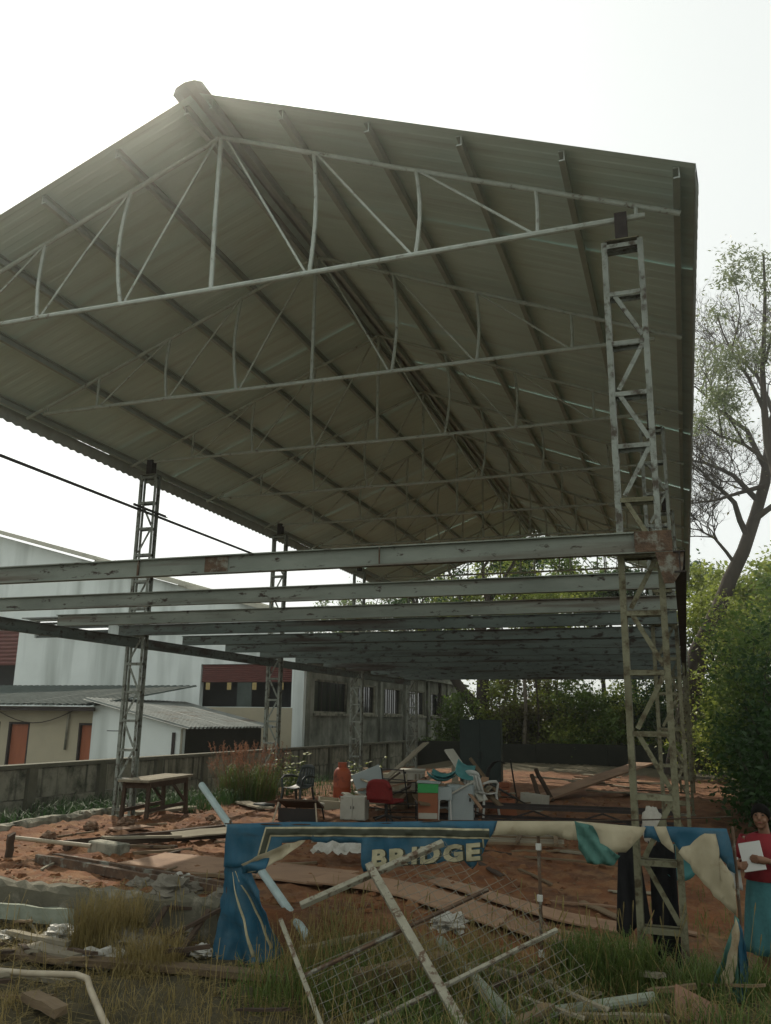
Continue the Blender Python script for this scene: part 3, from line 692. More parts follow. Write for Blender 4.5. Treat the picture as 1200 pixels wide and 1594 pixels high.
# tall dark cupboard
al = tag(empty('tall_cupboard', (-4.72, 20.9, gz(-4.7, 20.9)), math.radians(6)), 'tall dark green steel cupboard standing in the middle of the shed', 'cupboard')
rbox('carcass', M['steelgreen'], al, (.98, .5, 1.80), b=.006)
for s in (-1, 1):
    d = rbox('door', M['steelgreen'], al, (.475, .02, 1.68), (s*.241, -.262, .07), b=.004); MB().bar((s*-.20, -.02, .82), (s*-.20, -.02, .98), .02, .02).build('handle', M['blackmetal'], d)
rbox('plinth', M['blackmetal'], al, (.94, .46, .06), (0, 0, -.05), b=.003)
# white sack behind the front right column
def lump(name, m, loc, size, label, cat, seed, group=None, rough_=.18, sub=3, rot=(0,0,0), smooth=True):
    b = MB(); n, k = 10*(2 if sub > 3 else 1)+4, 14
    for i in range(n+1):
        th = PI*i/n
        for j in range(k):
            ph = 2*PI*j/k; d = Vector((math.sin(th)*math.cos(ph), math.sin(th)*math.sin(ph), math.cos(th)))
            r_s = 1+rough_*noise.noise(d*2.2+Vector((seed*3.1, 0, 0)))*1.6+rough_*.5*noise.noise(d*5+Vector((seed, 2, 0)))
            b.v.append((d.x*size[0]*r_s, d.y*size[1]*r_s, d.z*size[2]*r_s))
    for i in range(n):
        for j in range(k):
            j2 = (j+1) % k; b.f.append((i*k+j, (i+1)*k+j, (i+1)*k+j2, i*k+j2))
    return tag(b.build(name, m, None, smooth, loc, rot), label, cat, group)
lump('sack', M['sack'], (-.62, 15.2, gz(-.62, 15.2)+.24), (.17, .15, .30), 'bulging white woven sack between the legs of the right column', 'sack', 3)

# ------------------------------------------------------------------ planks, sheets and rails on the floor
def sheet_board(cx, cy, w, l, rz, label, material='ply', th=.018, lift=.02, group='worn plywood sheets on the soil'):
    def fn(x, y): return terrain(x, y)+.035+lift+.012*noise.noise(Vector((x, y, cx)))
    m = MB(); nu, nv = 6, 3; ca, sa = math.cos(rz), math.sin(rz); r = random.Random(int(cx*100))
    for top in (1, 0):
        for i in range(nu+1):
            for j in range(nv+1):
                lx = (i/nu-.5)*w; ly = (j/nv-.5)*l
                if i in (0, nu): lx += r.uniform(-.02, .02)
                x = cx+lx*ca-ly*sa; y = cy+lx*sa+ly*ca; m.v.append((x-cx, y-cy, fn(x, y)-(0 if top else th)-fn(cx, cy)))
    k = (nu+1)*(nv+1)
    for i in range(nu):
        for j in range(nv):
            a = i*(nv+1)+j; m.f.append((a, a+nv+1, a+nv+2, a+1)); a += k; m.f.append((a, a+1, a+nv+2, a+nv+1))
    ring = [i*(nv+1) for i in range(nu+1)]+[nu*(nv+1)+j for j in range(1, nv+1)]+[i*(nv+1)+nv for i in range(nu-1, -1, -1)]+[j for j in range(nv-1, 0, -1)]
    for q in range(len(ring)):
        a, b = ring[q], ring[(q+1) % len(ring)]; m.f.append((a, a+k, b+k, b))
    return tag(m.build('plywood_sheet', M[material], None, loc=(cx, cy, fn(cx, cy))), label, 'board', group)
sheet_board(-5.15, 9.62, 2.75, .95, math.radians(-4), 'large brown plywood sheet on red soil left of the blue banner')
sheet_board(-2.9, 9.25, 2.1, .62, math.radians(-3), 'plywood sheet on the soil directly behind the tilted mesh gate', lift=.05)
sheet_board(-1.75, 9.9, 2.2, .34, math.radians(-7), 'narrow plywood strip behind the thin banner pole', lift=.03)
sheet_board(-1.45, 9.25, 1.7, .42, math.radians(-4), 'plywood strip nearest the front right column', lift=.02)
plank((-8.05, 10.15), (-7.0, 12.7), .12, .13, 'long dark timber beam lying across the red soil below the work table', 'timber_dark', 'timber_beam', 'timber', lift=.0)
plank((-7.55, 10.6), (-6.5, 12.1), .10, .07, 'second dark timber beam ending beside the grey post pipe', 'timber_dark', 'timber_beam', 'timber', lift=.01)
plank((-7.75, 10.55), (-6.9, 11.2), .11, .03, 'short pale plank resting on the timber beam', 'timber_grey', lift=.09)
plank((-7.05, 11.2), (-6.35, 12.1), .26, .02, 'curled pale board lying on the dark timber', 'timber_grey', lift=.12, roll=.2)
plank((-8.45, 11.75), (-8.2, 12.3), .34, .025, 'small brown square board on the soil in front of the table', 'ply', 'board', 'board', lift=.03)
plank((-7.7, 9.2), (-4.55, 8.2), .07, .10, 'long rusty rail lying along the plinth', 'rust', 'rail', 'rail', lift=-.01)
plank((-7.35, 9.32), (-4.4, 8.42), .06, .08, 'second rusty rail parallel behind the one along the plinth', 'rust', 'rail', 'rail', lift=-.01)
pipe((-8.5, 9.62, .52), (-7.35, 9.78, .46), .028, 'short dirty white pipe resting on a post stub', 'whitepipe')
plank((-8.25, 9.35, .30), (-8.22, 9.33, .60), .08, .08, 'short post stub at far left holding up the white pipe', 'timber_dark', 'post', 'post')
tag(bev(MB().box((-.28, -.11, -.02), (.28, .11, .15)).build('concrete_block', M['concrete'], loc=(-7.35, 10.15, gz(-7.35, 10.15)), rot=(0, .03, -.15)), .015), 'grey concrete block lying by the dark timber beams', 'block')
plank((-8.85, 16.6), (-7.75, 15.55), .30, .03, 'pale cream plank on soil left of the folding table', 'timber_grey', lift=.05)
tag(bev(MB().box((-.2, -.13, 0), (.2, .13, .06)).build('case', M['blackplastic'], loc=(-8.0, 15.95, gz(-8, 15.9)+.08), rot=(0, 0, -.5)), .015), 'flat black plastic case lying on the pale plank', 'case')
plank((-9.7, 14.1, .33), (-9.15, 15.2, .36), .3, .05, 'grey stone slab under the far end of the table', 'timber_grey', 'slab', 'slab')
# the leaning grey pipe
pipe((-5.75, 9.72, 1.27), (-3.42, 7.85, .12), .042, 'pale grey pipe leaning diagonally behind the left end of the banner')
pipe((-5.55, 10.3, .30), (-5.25, 9.75, .78), .05, 'short grey pipe stub propping the leaning pipe')
# lattice frame lying on floor
gr = tag(empty('floor_grille', (-2.55, 13.9, gz(-2.5, 13.9)+.05), math.radians(8)), 'wooden slatted frame lying flat on the soil behind the banner', 'frame')
for i in range(7): plankm = jitter_bar(1.3, .05, .03, i).build('slat', M['timber_grey'] if i % 3 else M['timber'], gr, loc=(0, -.75+i*.25, .0))
for s in (-1, 0, 1): jitter_bar(1.7, .06, .035, 40+s).build('rail', M['timber'], gr, loc=(s*.55, 0, .03), rot=(0, 0, PI/2))
# steel lattice lying across the floor further back
sl = tag(empty('lying_lattice', (-2.4, 16.3, gz(-2.4, 16.3)+.06), math.radians(4)), 'dark steel lattice girder lying on the floor behind the banner', 'girder')
for (yy, zz) in ((-.3, 0), (.3, 0), (-.3, .22), (.3, .22)): MB().angle((-2.2, yy, zz), (2.2, yy, zz), .05, .008).build('chord', M['darksteel'], sl)
for i in range(7):
    x = -2.1+i*.6; s = 1 if i % 2 else -1
    MB().bar((x, -.3, .22), (x+.6, .3, .22), .03, .008).build('diagonal', M['darksteel'], sl); MB().bar((x, -.3, .2*(s > 0)), (x+.6, -.3, .2*(s < 0)), .008, .03).build('diagonal', M['darksteel'], sl)
plank((-3.4, 20.4), (-1.2, 26.0, .95), .55, .05, 'wide torn brown board tilted up in the rubble at the back right', 'ply', 'board', 'board')
plank((-4.0, 24.0, .62), (-1.9, 23.4, .52), .12, .03, 'long pale plank lying across the back rubble', 'timber_grey')
plank((-3.3, 20.6, .28), (-3.55, 21.0, .85), .09, .05, 'short leaning post left of the torn board', 'timber_dark', 'post', 'post')
plank((-3.0, 20.6, .28), (-3.5, 21.3, .95), .09, .05, 'dark batten leaning beside the short post in the back rubble', 'timber_dark')
plank((-1.6, 23.5), (-.2, 22.6), .5, .04, 'worn board on the soil left of the right column foot', 'ply', 'board', 'board', lift=.05)
for i, (x, y, zz) in enumerate(((-3.9, 19.6, .0), (-3.88, 19.62, .11), (-3.92, 19.58, .22), (-3.9, 19.6, .33))):
    tag(bev(MB().box((-.12, -.1, 0), (.12, .1, .10)).build('brick', M['brick'], loc=(x, y, gz(-3.9, 19.6)+zz), rot=(0, 0, rnd.uniform(-.15, .15))), .008), 'orange brick in the small pile right of the dark cupboard', 'brick', 'bricks piled by the cupboard')
def wheel_frame():
    w = tag(empty('broken_fan_frame', (-4.15, 20.1, gz(-4.1, 20)), .3), 'tangle of bent black bars standing right of the dark cupboard', 'scrap frame')
    for a in range(3):
        MB().tube([(.3*math.cos(q*.5)+.04*a, .1*a, .45+.42*math.sin(q*.5)) for q in range(2+a, 11)], .018, 6).build('hoop', M['blackmetal'], w)
    MB().tube([(.28, 0, .9), (.42, .1, .0)], .02, 6).build('stand', M['blackmetal'], w)
    return w
wheel_frame()
# broken plaster and offcuts heaps as small separate pieces
for i in range(9):
    x = -4.15+rnd.uniform(0, .9); y = 18.2+rnd.uniform(0, 1.6); L = rnd.uniform(.35, .8); a = rnd.uniform(0, PI)
    plank((x-L/2*math.cos(a), y-L/2*math.sin(a)), (x+L/2*math.cos(a), y+L/2*math.sin(a)), rnd.uniform(.06, .12), .025, 'offcut in the heap at the foot of the dark cupboard', rnd.choice(('timber_grey', 'timber', 'timber_dark')), 'offcut', 'offcut', 'offcuts heaped by the cupboard', lift=rnd.uniform(.02, .22))
for i in range(10):
    x = -6.1+rnd.uniform(0, 1.6); y = 16.6+rnd.uniform(0, 1.7); L = rnd.uniform(.4, .9); a = rnd.uniform(0, PI)
    plank((x-L/2*math.cos(a), y-L/2*math.sin(a)), (x+L/2*math.cos(a), y+L/2*math.sin(a)), rnd.uniform(.06, .16), .025, 'offcut in the heap behind the red office chair', rnd.choice(('timber_grey', 'timber', 'timber_dark')), 'offcut', 'offcut', 'offcuts heaped behind the red chair', lift=rnd.uniform(.02, .25))
for i in range(14):
    x = -3.3+rnd.uniform(0, 3.0); y = 23+rnd.uniform(0, 7); L = rnd.uniform(.5, 1.6); a = rnd.uniform(-.6, .6)
    plank((x-L/2*math.cos(a), y-L/2*math.sin(a)), (x+L/2*math.cos(a), y+L/2*math.sin(a)), rnd.uniform(.08, .2), .03, 'scrap plank scattered on the far floor before the dark rear wall', rnd.choice(('timber_grey', 'timber', 'timber_dark', 'ply')), 'scrap_plank', 'plank', 'scrap planks at the back of the shed', lift=rnd.uniform(.02, .12))

# dense clutter of the junk heap: each piece its own thing
r = random.Random(77)
for i in range(44):
    x = r.uniform(-6.9, -3.6); y = r.uniform(15.4, 19.0); L = r.uniform(.4, 1.2); a = r.uniform(0, PI); k = r.uniform(-.25, .8); z = gz(x, y)+r.uniform(.03, .42)
    plank((x-L/2*math.cos(a), y-L/2*math.sin(a), z), (x+L/2*math.cos(a), y+L/2*math.sin(a), z+L*k), r.uniform(.05, .22), r.uniform(.015, .04), 'broken board jumbled in the central junk heap', r.choice(('timber_grey', 'timber', 'timber_dark', 'ply', 'whitepaint')), 'broken_board', 'board', 'broken boards in the junk heap')
for i, (x, y, rz, s_, mk) in enumerate(((-6.9, 16.6, .5, (.4, .3, .22), 'cream'), (-5.6, 17.3, -.3, (.5, .35, .3), 'timber'), (-4.9, 17.6, .2, (.45, .4, .5), 'greymetal'), (-3.5, 17.4, .6, (.4, .35, .3), 'orangeboard'), (-6.0, 19.6, .1, (.6, .4, .4), 'timber_dark'), (-3.1, 18.6, -.4, (.5, .3, .35), 'whitepaint'))):
    b_ = tag(empty('open_box', (x, y, gz(x, y)-.02), rot=(r.uniform(-.2, .2), r.uniform(-.15, .15), rz)), ('cream carton tipped beside the dark armchair', 'brown box behind the blue board', 'grey box behind the orange cabinet', 'orange box right of the grey cupboard', 'dark chest behind the cream carton', 'white box in the scrap right of the tall cupboard')[i], 'box')
    w, d_, h = s_
    for sx in (-1, 1): MB().box((sx*w/2-.008, -d_/2, 0), (sx*w/2+.008, d_/2, h)).build('side_panel', M[mk], b_)
    for sy in (-1, 1): MB().box((-w/2+.009, sy*d_/2-.008, .002), (w/2-.009, sy*d_/2+.008, h-.004*(sy+1))).build('end_panel', M[mk], b_)
    MB().box((-w/2+.01, -d_/2+.01, .01), (w/2-.01, d_/2-.01, .025)).build('bottom_panel', M[mk], b_)
tube_frame((-6.55, 17.0, gz(-6.5, 17)+.02), (math.radians(85), 0, math.radians(40)), 'toppled black chair frame beside the gas cylinder', .5, .55, .45)
tube_frame((-3.45, 18.2, gz(-3.4, 18.2)+.02), (math.radians(70), math.radians(20), math.radians(-30)), 'toppled black chair frame right of the tall cupboard', .5, .6, .45)
# sticks in the foreground weeds
for i in range(34):
    x = r.uniform(-6.6, .4); y = r.uniform(5.7, 7.7); L = r.uniform(.25, .9); a = r.gauss(0, .6); z = gz(x, y)+r.uniform(.02, .12)
    if abs(x+4) < .4 and y > 7: continue
    plank((x-L/2*math.cos(a), y-L/2*math.sin(a), z), (x+L/2*math.cos(a), y+L/2*math.sin(a), z+r.uniform(-.05, .12)), r.uniform(.02, .06), r.uniform(.015, .035), 'splintered stick lying among the foreground weeds', r.choice(('timber_grey', 'timber', 'timber_dark')), 'stick', 'stick', 'sticks in the foreground weeds')
for i in range(16):
    x = r.uniform(-9.2, -4.5); y = r.uniform(8.6, 13.5); L = r.uniform(.3, 1.1); a = r.gauss(.3, .7)
    plank((x-L/2*math.cos(a), y-L/2*math.sin(a)), (x+L/2*math.cos(a), y+L/2*math.sin(a)), r.uniform(.03, .09), r.uniform(.015, .035), 'scrap batten lying on the red soil left of the banner', r.choice(('timber_grey', 'timber', 'timber_dark')), 'scrap_batten', 'batten', 'battens on the red soil', lift=.01)
for i in range(12):
    x = r.uniform(-3.2, -.3); y = r.uniform(10, 13.5); L = r.uniform(.3, 1.3); a = r.gauss(0, .5)
    plank((x-L/2*math.cos(a), y-L/2*math.sin(a)), (x+L/2*math.cos(a), y+L/2*math.sin(a)), r.uniform(.03, .12), r.uniform(.015, .03), 'scrap batten on the shaded soil behind the banner', r.choice(('timber_grey', 'timber', 'timber_dark', 'ply')), 'scrap_batten', 'batten', 'battens on the shaded soil', lift=.01)
# ------------------------------------------------------------------ torn banner
import bmesh
BY = 7.35
def relief(x, z):
    top = 1.14+(x+4.05)*.06
    d = max(0, top-z)
    return (.034*noise.noise(Vector((x*5, z*3, 2)))+.020*noise.noise(Vector((x*14, z*6, 5))))*(.3+min(1, d*5))+.012*math.sin(x*19+z*7)*min(1, d*4)
def ragged(pts, amp=.016, step=.05, seed=1, keep=1.20):
    g_ = random.Random(seed); out = []
    for a, b in zip(pts, pts[1:]+pts[:1]):
        n = max(1, int(math.hypot(b[0]-a[0], b[1]-a[1])/step)); out.append(a)
        for i in range(1, n):
            t_ = i/n; x, z = lerp(a[0], b[0], t_), lerp(a[1], b[1], t_); k = amp if z < keep+.06*(x+1.5) else 0
            out.append((x+g_.uniform(-k, k), z+g_.uniform(-k, k)))
    return out
def cloth(name, pts, material, parent, off=0, fold=None, size=.07, fn=relief, thick=.003):
    if thick > .001 and name != 'rope': pts = ragged(pts, .013, .05, len(pts)+int(pts[0][0]*50))
    bm = bmesh.new(); f = bm.faces.new([bm.verts.new((p[0], 0, p[1])) for p in pts]); bmesh.ops.triangulate(bm, faces=[f])
    for _ in range(7):
        es = [e for e in bm.edges if e.calc_length() > size]
        if not es: break
        bmesh.ops.subdivide_edges(bm, edges=es, cuts=1); bmesh.ops.triangulate(bm, faces=bm.faces[:])
    bmesh.ops.recalc_face_normals(bm, faces=bm.faces[:])
    for v in bm.verts:
        x, z = v.co.x, v.co.z; v.co.y = BY+off+fn(x, z)+(fold(x, z) if fold else 0)
    me = bpy.data.meshes.new(name); bm.to_mesh(me); bm.free(); me.polygons.foreach_set('use_smooth', [True]*len(me.polygons)); me.materials.append(material)
    return link(name, me, parent, thick=thick)
bn = tag(empty('torn_banner', (0, 0, 0)), 'torn blue banner strung across the front of the shed, reading BRIDGE', 'banner')
cloth('banner_face', [(-4.05,1.14),(-3.43,1.19),(-2.75,1.22),(-2.11,1.26),(-1.53,1.29),(-1.57,1.19),(-1.66,1.03),(-1.75,.9),(-1.82,.96),(-2.19,.91),(-2.51,.86),(-2.7,.82),(-2.73,1.05),(-3.11,1.04),(-3.3,1.04),(-3.49,1.01),(-3.51,.94),(-3.57,.88),(-3.83,.77),(-3.87,.79),(-4.07,.77),(-4.06,.99)], M['blue'], bn)
def pleat(cx, cz, n, amp): return lambda x, z: amp*math.sin(n*math.atan2(x-cx, cz-z+.02))*min(1, max(0, cz-z)*2.5)
cloth('left_tail', [(-4.07,.82),(-3.84,.80),(-3.78,.68),(-3.68,.53),(-3.55,.33),(-3.44,.13),(-3.53,.03),(-3.81,-.02),(-4.16,-.02),(-4.11,.33)], M['blue'], bn, .02, lambda x, z: pleat(-4.0, .85, 15, .06)(x, z)*sstep(-4.02, -3.78, x), .05)
for (a0, a1, w) in ((.55, .60, 0), (.80, .845, 0)):
    pl_ = []
    for t_ in range(9):
        r_l = .12+t_/8*.72; pl_.append((r_l, lerp(a0, a1, .0)))
    pts = [(-4.0+math.sin(a0*.62)*r, .85-math.cos(a0*.62)*r) for r, _ in pl_]+[(-4.0+math.sin(a1*.62)*r, .85-math.cos(a1*.62)*r) for r, _ in reversed(pl_)]
    cloth('tail_stripe', pts, M['letter'], bn, .012, pleat(-4.0, .85, 15, .055), .05)
cloth('torn_flap', [(-3.87,.81),(-3.48,.99),(-3.27,1.04),(-3.41,.92),(-3.63,.79),(-3.84,.74)], M['bannerback'], bn, -.03, lambda x, z: .03*math.sin((x*-.5+z)*38), .05)
cloth('torn_flap', [(-3.86,.79),(-3.60,.88),(-3.60,.80),(-3.72,.74),(-3.86,.73)], M['blue'], bn, -.05, lambda x, z: .03*math.sin((x*.1+z)*40), .05)
cloth('reverse_band', [(-1.53,1.29),(-.87,1.32),(-.35,1.3),(-.38,1.24),(-.51,1.11),(-.68,1.08),(-.85,1.17),(-1.08,1.2),(-1.56,1.18)], M['bannerback'], bn, -.012, lambda x, z: -.06*max(0, 1-abs(x+.62)/.32)*min(1, max(0, 1.3-z)*7))
cloth('green_fold', [(-.89,1.33),(-.75,1.3),(-.70,1.17),(-.55,1.09),(-.60,1.02),(-.80,1.02),(-.87,1.12)], M['tealcloth'], bn, -.10, lambda x, z: .025*math.sin((x+z*.8)*55), .04)
cloth('banner_face', [(-.36,1.31),(.24,1.32),(.26,1.14),(.28,1.0),(.17,1.11),(-.1,1.12),(-.15,1.2),(-.37,1.22)], M['blue'], bn, .0)
cloth('reverse_strip', [(-.29,1.312),(-.2,1.314),(-.15,1.12),(-.24,1.19)], M['bannerback'], bn, -.012)
cloth('reverse_flap', [(-.12,1.13),(.08,1.28),(.16,1.28),(.17,1.13),(.26,.98),(.26,.71),(.16,.8)], M['bannerback'], bn, -.022, lambda x, z: -.03*math.sin((x+.1)*9)*max(0, 1.25-z))
cloth('right_tail', [(.25,.71),(.28,.68),(.30,.47),(.28,.14),(.20,.03),(.0,.03),(.06,.20),(.15,.42),(.22,.6)], M['tealcloth'], bn, .0, pleat(.27, .75, 17, .04), .04)
cloth('right_tail', [(.255,.70),(.275,.60),(.24,.40),(.17,.10),(.10,.05),(.10,.20),(.18,.44)], M['bannerback'], bn, -.045, pleat(.27, .75, 17, .03), .05)
cloth('right_tail', [(.27,.68),(.30,.55),(.315,.30),(.29,.05),(.245,.05),(.27,.3),(.265,.5)], M['blue'], bn, -.03, pleat(.27, .75, 17, .03), .05)
def strip(name, pts, w, material, off):
    a = [Vector((p[0], p[1])) for p in pts]; L, R_ = [], []
    for i, p in enumerate(a):
        d0 = (a[i]-a[i-1]).normalized() if i else (a[1]-a[0]).normalized(); d1 = (a[i+1]-a[i]).normalized() if i+1 < len(a) else d0
        n = Vector((-(d0+d1).y, (d0+d1).x)).normalized()/max(.5, math.sqrt(max(.25, (1+d0.dot(d1))/2))); L.append(p+n*w/2); R_.append(p-n*w/2)
    cloth(name, [tuple(q) for q in L]+[tuple(q) for q in reversed(R_)], material, bn, off, None, .08, relief, .0008)
edge = [(-3.695,.87),(-3.635,1.095),(-3.1,1.125),(-2.3,1.16),(-1.60,1.185)]
strip('border_line', edge, .082, M['letter'], -.005); strip('border_band', edge, .052, M['olive'], -.0075)
strip('border_line', [(-1.66,1.17),(-1.655,1.07)], .014, M['letter'], -.005)
# lettering
def text_mesh(body, size, material, off=.0):
    cu = bpy.data.curves.new(body, 'FONT'); cu.body = body; cu.size = size; cu.offset = off; cu.resolution_u = 3; cu.extrude = .0006
    ob = bpy.data.objects.new(body, cu); C.objects.link(ob); bpy.context.view_layer.update()
    me = bpy.data.meshes.new_from_object(ob.evaluated_get(bpy.context.evaluated_depsgraph_get())); bpy.data.objects.remove(ob); me.materials.append(material); return me
adv = -2.63
for ch in 'BRIDGE':
    for mm_, of, dx, so in ((M['olive'], -.009, .006, .013), (M['letter'], -.013, 0, .009)):
        me = text_mesh(ch, .175, mm_, so)
        bm = bmesh.new(); bm.from_mesh(me)
        for _ in range(3):
            es = [e for e in bm.edges if e.calc_length() > .03]
            if es: bmesh.ops.subdivide_edges(bm, edges=es, cuts=1); bmesh.ops.triangulate(bm, faces=bm.faces[:])
        bm.to_mesh(me); bm.free()
        xs = [v.co.x for v in me.vertices]; w = max(xs)-min(xs); x0 = min(xs); sc = 1.34
        for v in me.vertices:
            x = adv+(v.co.x-x0)*sc+dx; z = .872+(x+2.64)*.118+v.co.y-dx*.6; zz = v.co.z
            v.co = (x, BY+of+relief(x, z)-zz, z)
        o = link('letter' if of < -.008 else 'letter_shadow', me, bn)
    adv += w*sc+.030
MB().tube([(-4.08+i*.545, BY+.006, 1.142+i*.033-.018*math.sin(PI*((i % 4)/4))) for i in range(9)], .006, 6).build('rope', M['timber_dark'], bn)
# stakes
def stake(x, y, top, label, r=.013, clips=(), base=None):
    s_ = tag(empty('banner_stake', (x, y, gz(x, y))), label, 'stake', 'thin stakes carrying the banner'); h = top-gz(x, y)
    MB().tube([(0, 0, -.1), (.004, 0, h*.5), (0, 0, h)], r, 8).build('rod', M['rust'], s_)
    for c in clips: MB().lathe([(r*1.1, 0), (r*1.7, .005), (r*1.7, .05), (r*1.1, .055)], 8, (0, 0, c-gz(x, y))).build('clip', M['whiteplastic'], s_)
    return s_
stake(-1.21, 7.42, 1.30, 'thin dark rod with white clips holding the banner middle', .014, (1.07, .68, .27))
stake(.285, 7.40, 1.33, 'thin stake at the right end of the banner beside the person', .012)
stake(-4.06, 7.42, 1.17, 'thin stake hidden at the left end of the blue banner', .012)
# crumpled white sheet behind the tear
o = MB().grid(lambda u, v: ((u-.5)*.95, (v-.5)*.5, .10+.12*noise.noise(Vector((u*6, v*4, 1)))+.06*noise.noise(Vector((u*15, v*11, 4)))), 26, 14).build('crumpled_sheet', M['bag'], None, False, (-4.05, 10.6, gz(-4.05, 10.6)+.16), (.25, 0, .05), .003)
tag(o, 'crumpled grey white sheet on the soil seen through the torn banner', 'sheet')

# ------------------------------------------------------------------ tilted wire mesh gate
P1 = Vector((-2.483, 6.95, .879)); GA = Vector((.7858,.5076,.3535)); GB = Vector((.6183,-.6612,-.4250)); GN = GA.cross(GB)*-1
def gp(u, v, w=0): return P1+GA*u+GB*v+GN*w
gt = tag(empty('mesh_gate', (0, 0, 0)), 'chipped white gate frame with wire mesh, tilted in the weeds before the banner', 'gate')
def gbar(name, a, b, w, h, m='chippaint', off=0): 
    o = MB().bar(gp(*a, off), gp(*b, off), w, h, GN).build(name, M[m], gt); bev(o, .004); return o
gbar('top_rail', (-.62, 0), (.64, 0), .05, .045); gbar('stile', (0, -.06), (0, 2.0), .062, .05, off=.046); gbar('stile', (-.80, .05), (-.80, 1.75), .034, .03)
gbar('mid_rail', (-.79, .64), (.72, .64), .028, .026, 'rust', -.03); gbar('low_rail', (-.79, 1.25), (.95, 1.25), .030, .028, 'chippaint', -.032)
wm = MB(); sp = .082
for i in range(-9, 12):
    u = i*sp; v0 = .70 if u < 0 else (.02 if u > .12 else .62); v0 += .03*math.sin(i*3); v1 = 1.8+.05*math.cos(i*2)
    if u > .68: v0 = .55
    wm.tube([gp(u, lerp(v0, v1, q/6), -.012+.012*math.sin(q*1.7+i)) for q in range(7)], .0022, 4, False)
for i in range(0, 23):
    v = .05+i*sp
    u0, u1 = ((.10, .70) if v < .6 else (-.76, .90)); u1 += .05*math.sin(i*1.7)
    wm.tube([gp(lerp(u0, u1, q/8), v, -.006+.012*math.sin(q*1.3+i*2)) for q in range(9)], .0022, 4, False)
tag(wm.build('wire_mesh', M['wire'], gt), kind='stuff')

# ------------------------------------------------------------------ things hung on the front right column
cl = MB().grid(lambda u, v: (-.17+.30*u*(.55+.45*v)-.05*v, .02*math.sin(u*14)*v+.015*noise.noise(Vector((u*5, v*4, 3))), -.72*v-.05*math.sin(u*7)*v), 14, 14).build('hanging_cloth', M['blackcloth'], None, True, (-.46, 8.16, 1.08), None, .006)
tag(cl, 'black cloth hanging from the left leg of the front right column', 'cloth')
cl = MB().grid(lambda u, v: (-.11+.22*u, .04*math.sin(u*11)*v+.02*noise.noise(Vector((u*5, v*4, 9))), -.95*v-.05*math.sin(u*9)), 12, 14).build('hanging_cloth', M['blackcloth'], None, True, (-.27, 8.19, 1.10), None, .006)
tag(cl, 'dark garment hanging inside the front right column', 'cloth')
ds = tag(empty('round_dish', (-.13, 8.24, .93), rot=(math.radians(82), 0, math.radians(10))), 'round pale green metal dish hung behind the front right column', 'dish')
MB().lathe([(.0,-.05),(.05,-.05),(.10,-.02),(.145,.0),(.15,.006),(.10,-.008),(.05,-.035),(.0,-.036)], 24).build('bowl', M['teal'], ds, smooth=True)
MB().tube([(0, .13, .0), (0, .19, .02)], .006, 6).build('hook', M['blackmetal'], ds)

# ------------------------------------------------------------------ foreground scrap
def path_pipe(pts, r, label, material, name='pipe', cat='pipe'):
    o = Vector(pts[0]); return tag(MB().tube([Vector(p)-o for p in pts], r, 10).build(name, M[material], None, True, o), label, cat)
path_pipe([(-5.6, 6.1, .08), (-5.0, 6.0, .13), (-4.55, 6.02, .16), (-4.42, 5.98, .155), (-4.3, 5.86, .13), (-3.95, 5.55, .06), (-3.7, 5.35, .02)], .024, 'bent dirty white pipe lying in dry grass at lower left', 'whitepipe')
pipe((-2.20, 8.0, .17), (-1.20, 6.15, .17), .05, 'mossy grey pipe lying under the right side of the mesh gate', 'pipegreen')
pipe((-1.15, 6.5, .12), (-.35, 7.05, .17), .042, 'grey green pipe in the grass at bottom right', 'pipegreen')
plank((-1.75, 7.2, .18), (-1.05, 7.05, .15), .07, .05, 'short mossy batten in the grass right of the gate', 'timber_grey')
plank((-1.18, 6.0, .16), (-.98, 6.32, .22), .07, .05, 'sawn brown stick end at the bottom edge', 'timber', 'stick', 'stick')
plank((-2.55, 6.75, .08), (-1.95, 7.35, .14), .16, .12, 'rotten brown log lying beneath the mesh gate', 'timber', 'log', 'log')
plank((-3.35, 7.5, .1), (-2.75, 7.9, .2), .09, .03, 'pale splintered board in tall weeds behind the mesh gate', 'timber_grey')
plank((-1.12, 7.95, .24), (-.74, 7.55, .20), .075, .035, 'long arm of the pale forked wood in the right weeds', 'timber_grey', 'forked_board', 'board')
plank((-.76, 7.52, .20), (-.30, 7.40, .21), .085, .03, 'short pale board meeting the forked wood in the right weeds', 'timber_grey', 'board', 'board')
plank((-.80, 7.50, .19), (-.86, 7.28, .09), .06, .035, 'pale stub below the forked wood in the right weeds', 'timber_grey', 'stub', 'board')
bb = tag(bev(MB().box((-.17, -.012, -.13), (.17, .012, .13)).build('laminate_board', M['laminate'], loc=(-.05, 6.85, .17), rot=(math.radians(-58), math.radians(24), math.radians(10))), .003), 'brown laminate offcut lying in the grass at bottom right corner', 'board')
plank((-.95, 6.6, .10), (-.25, 6.75, .12), .06, .03, 'thin grey batten in front of the brown laminate offcut', 'timber_grey')
plank((-6.9, 7.62, .06), (-5.95, 7.70, .05), .05, .15, 'green grey steel channel lying before the plinth at far left', 'pipegreen', 'channel', 'channel')
plank((-6.3, 7.25, .03), (-5.45, 7.05, .05), .07, .04, 'pale broken batten in dry grass at left', 'timber_grey')
plank((-5.9, 6.7, .0), (-2.9, 6.95, .02), .16, .05, 'long weathered brown plank sunk in the dry grass', 'timber')
plank((-5.8, 6.95, .0), (-5.1, 6.75, .02), .2, .06, 'short brown plank at far left edge in the grass', 'timber_grey')
plank((-4.75, 5.75, .03), (-4.25, 5.5, .05), .12, .06, 'rotten brown timber under the bent white pipe', 'timber')
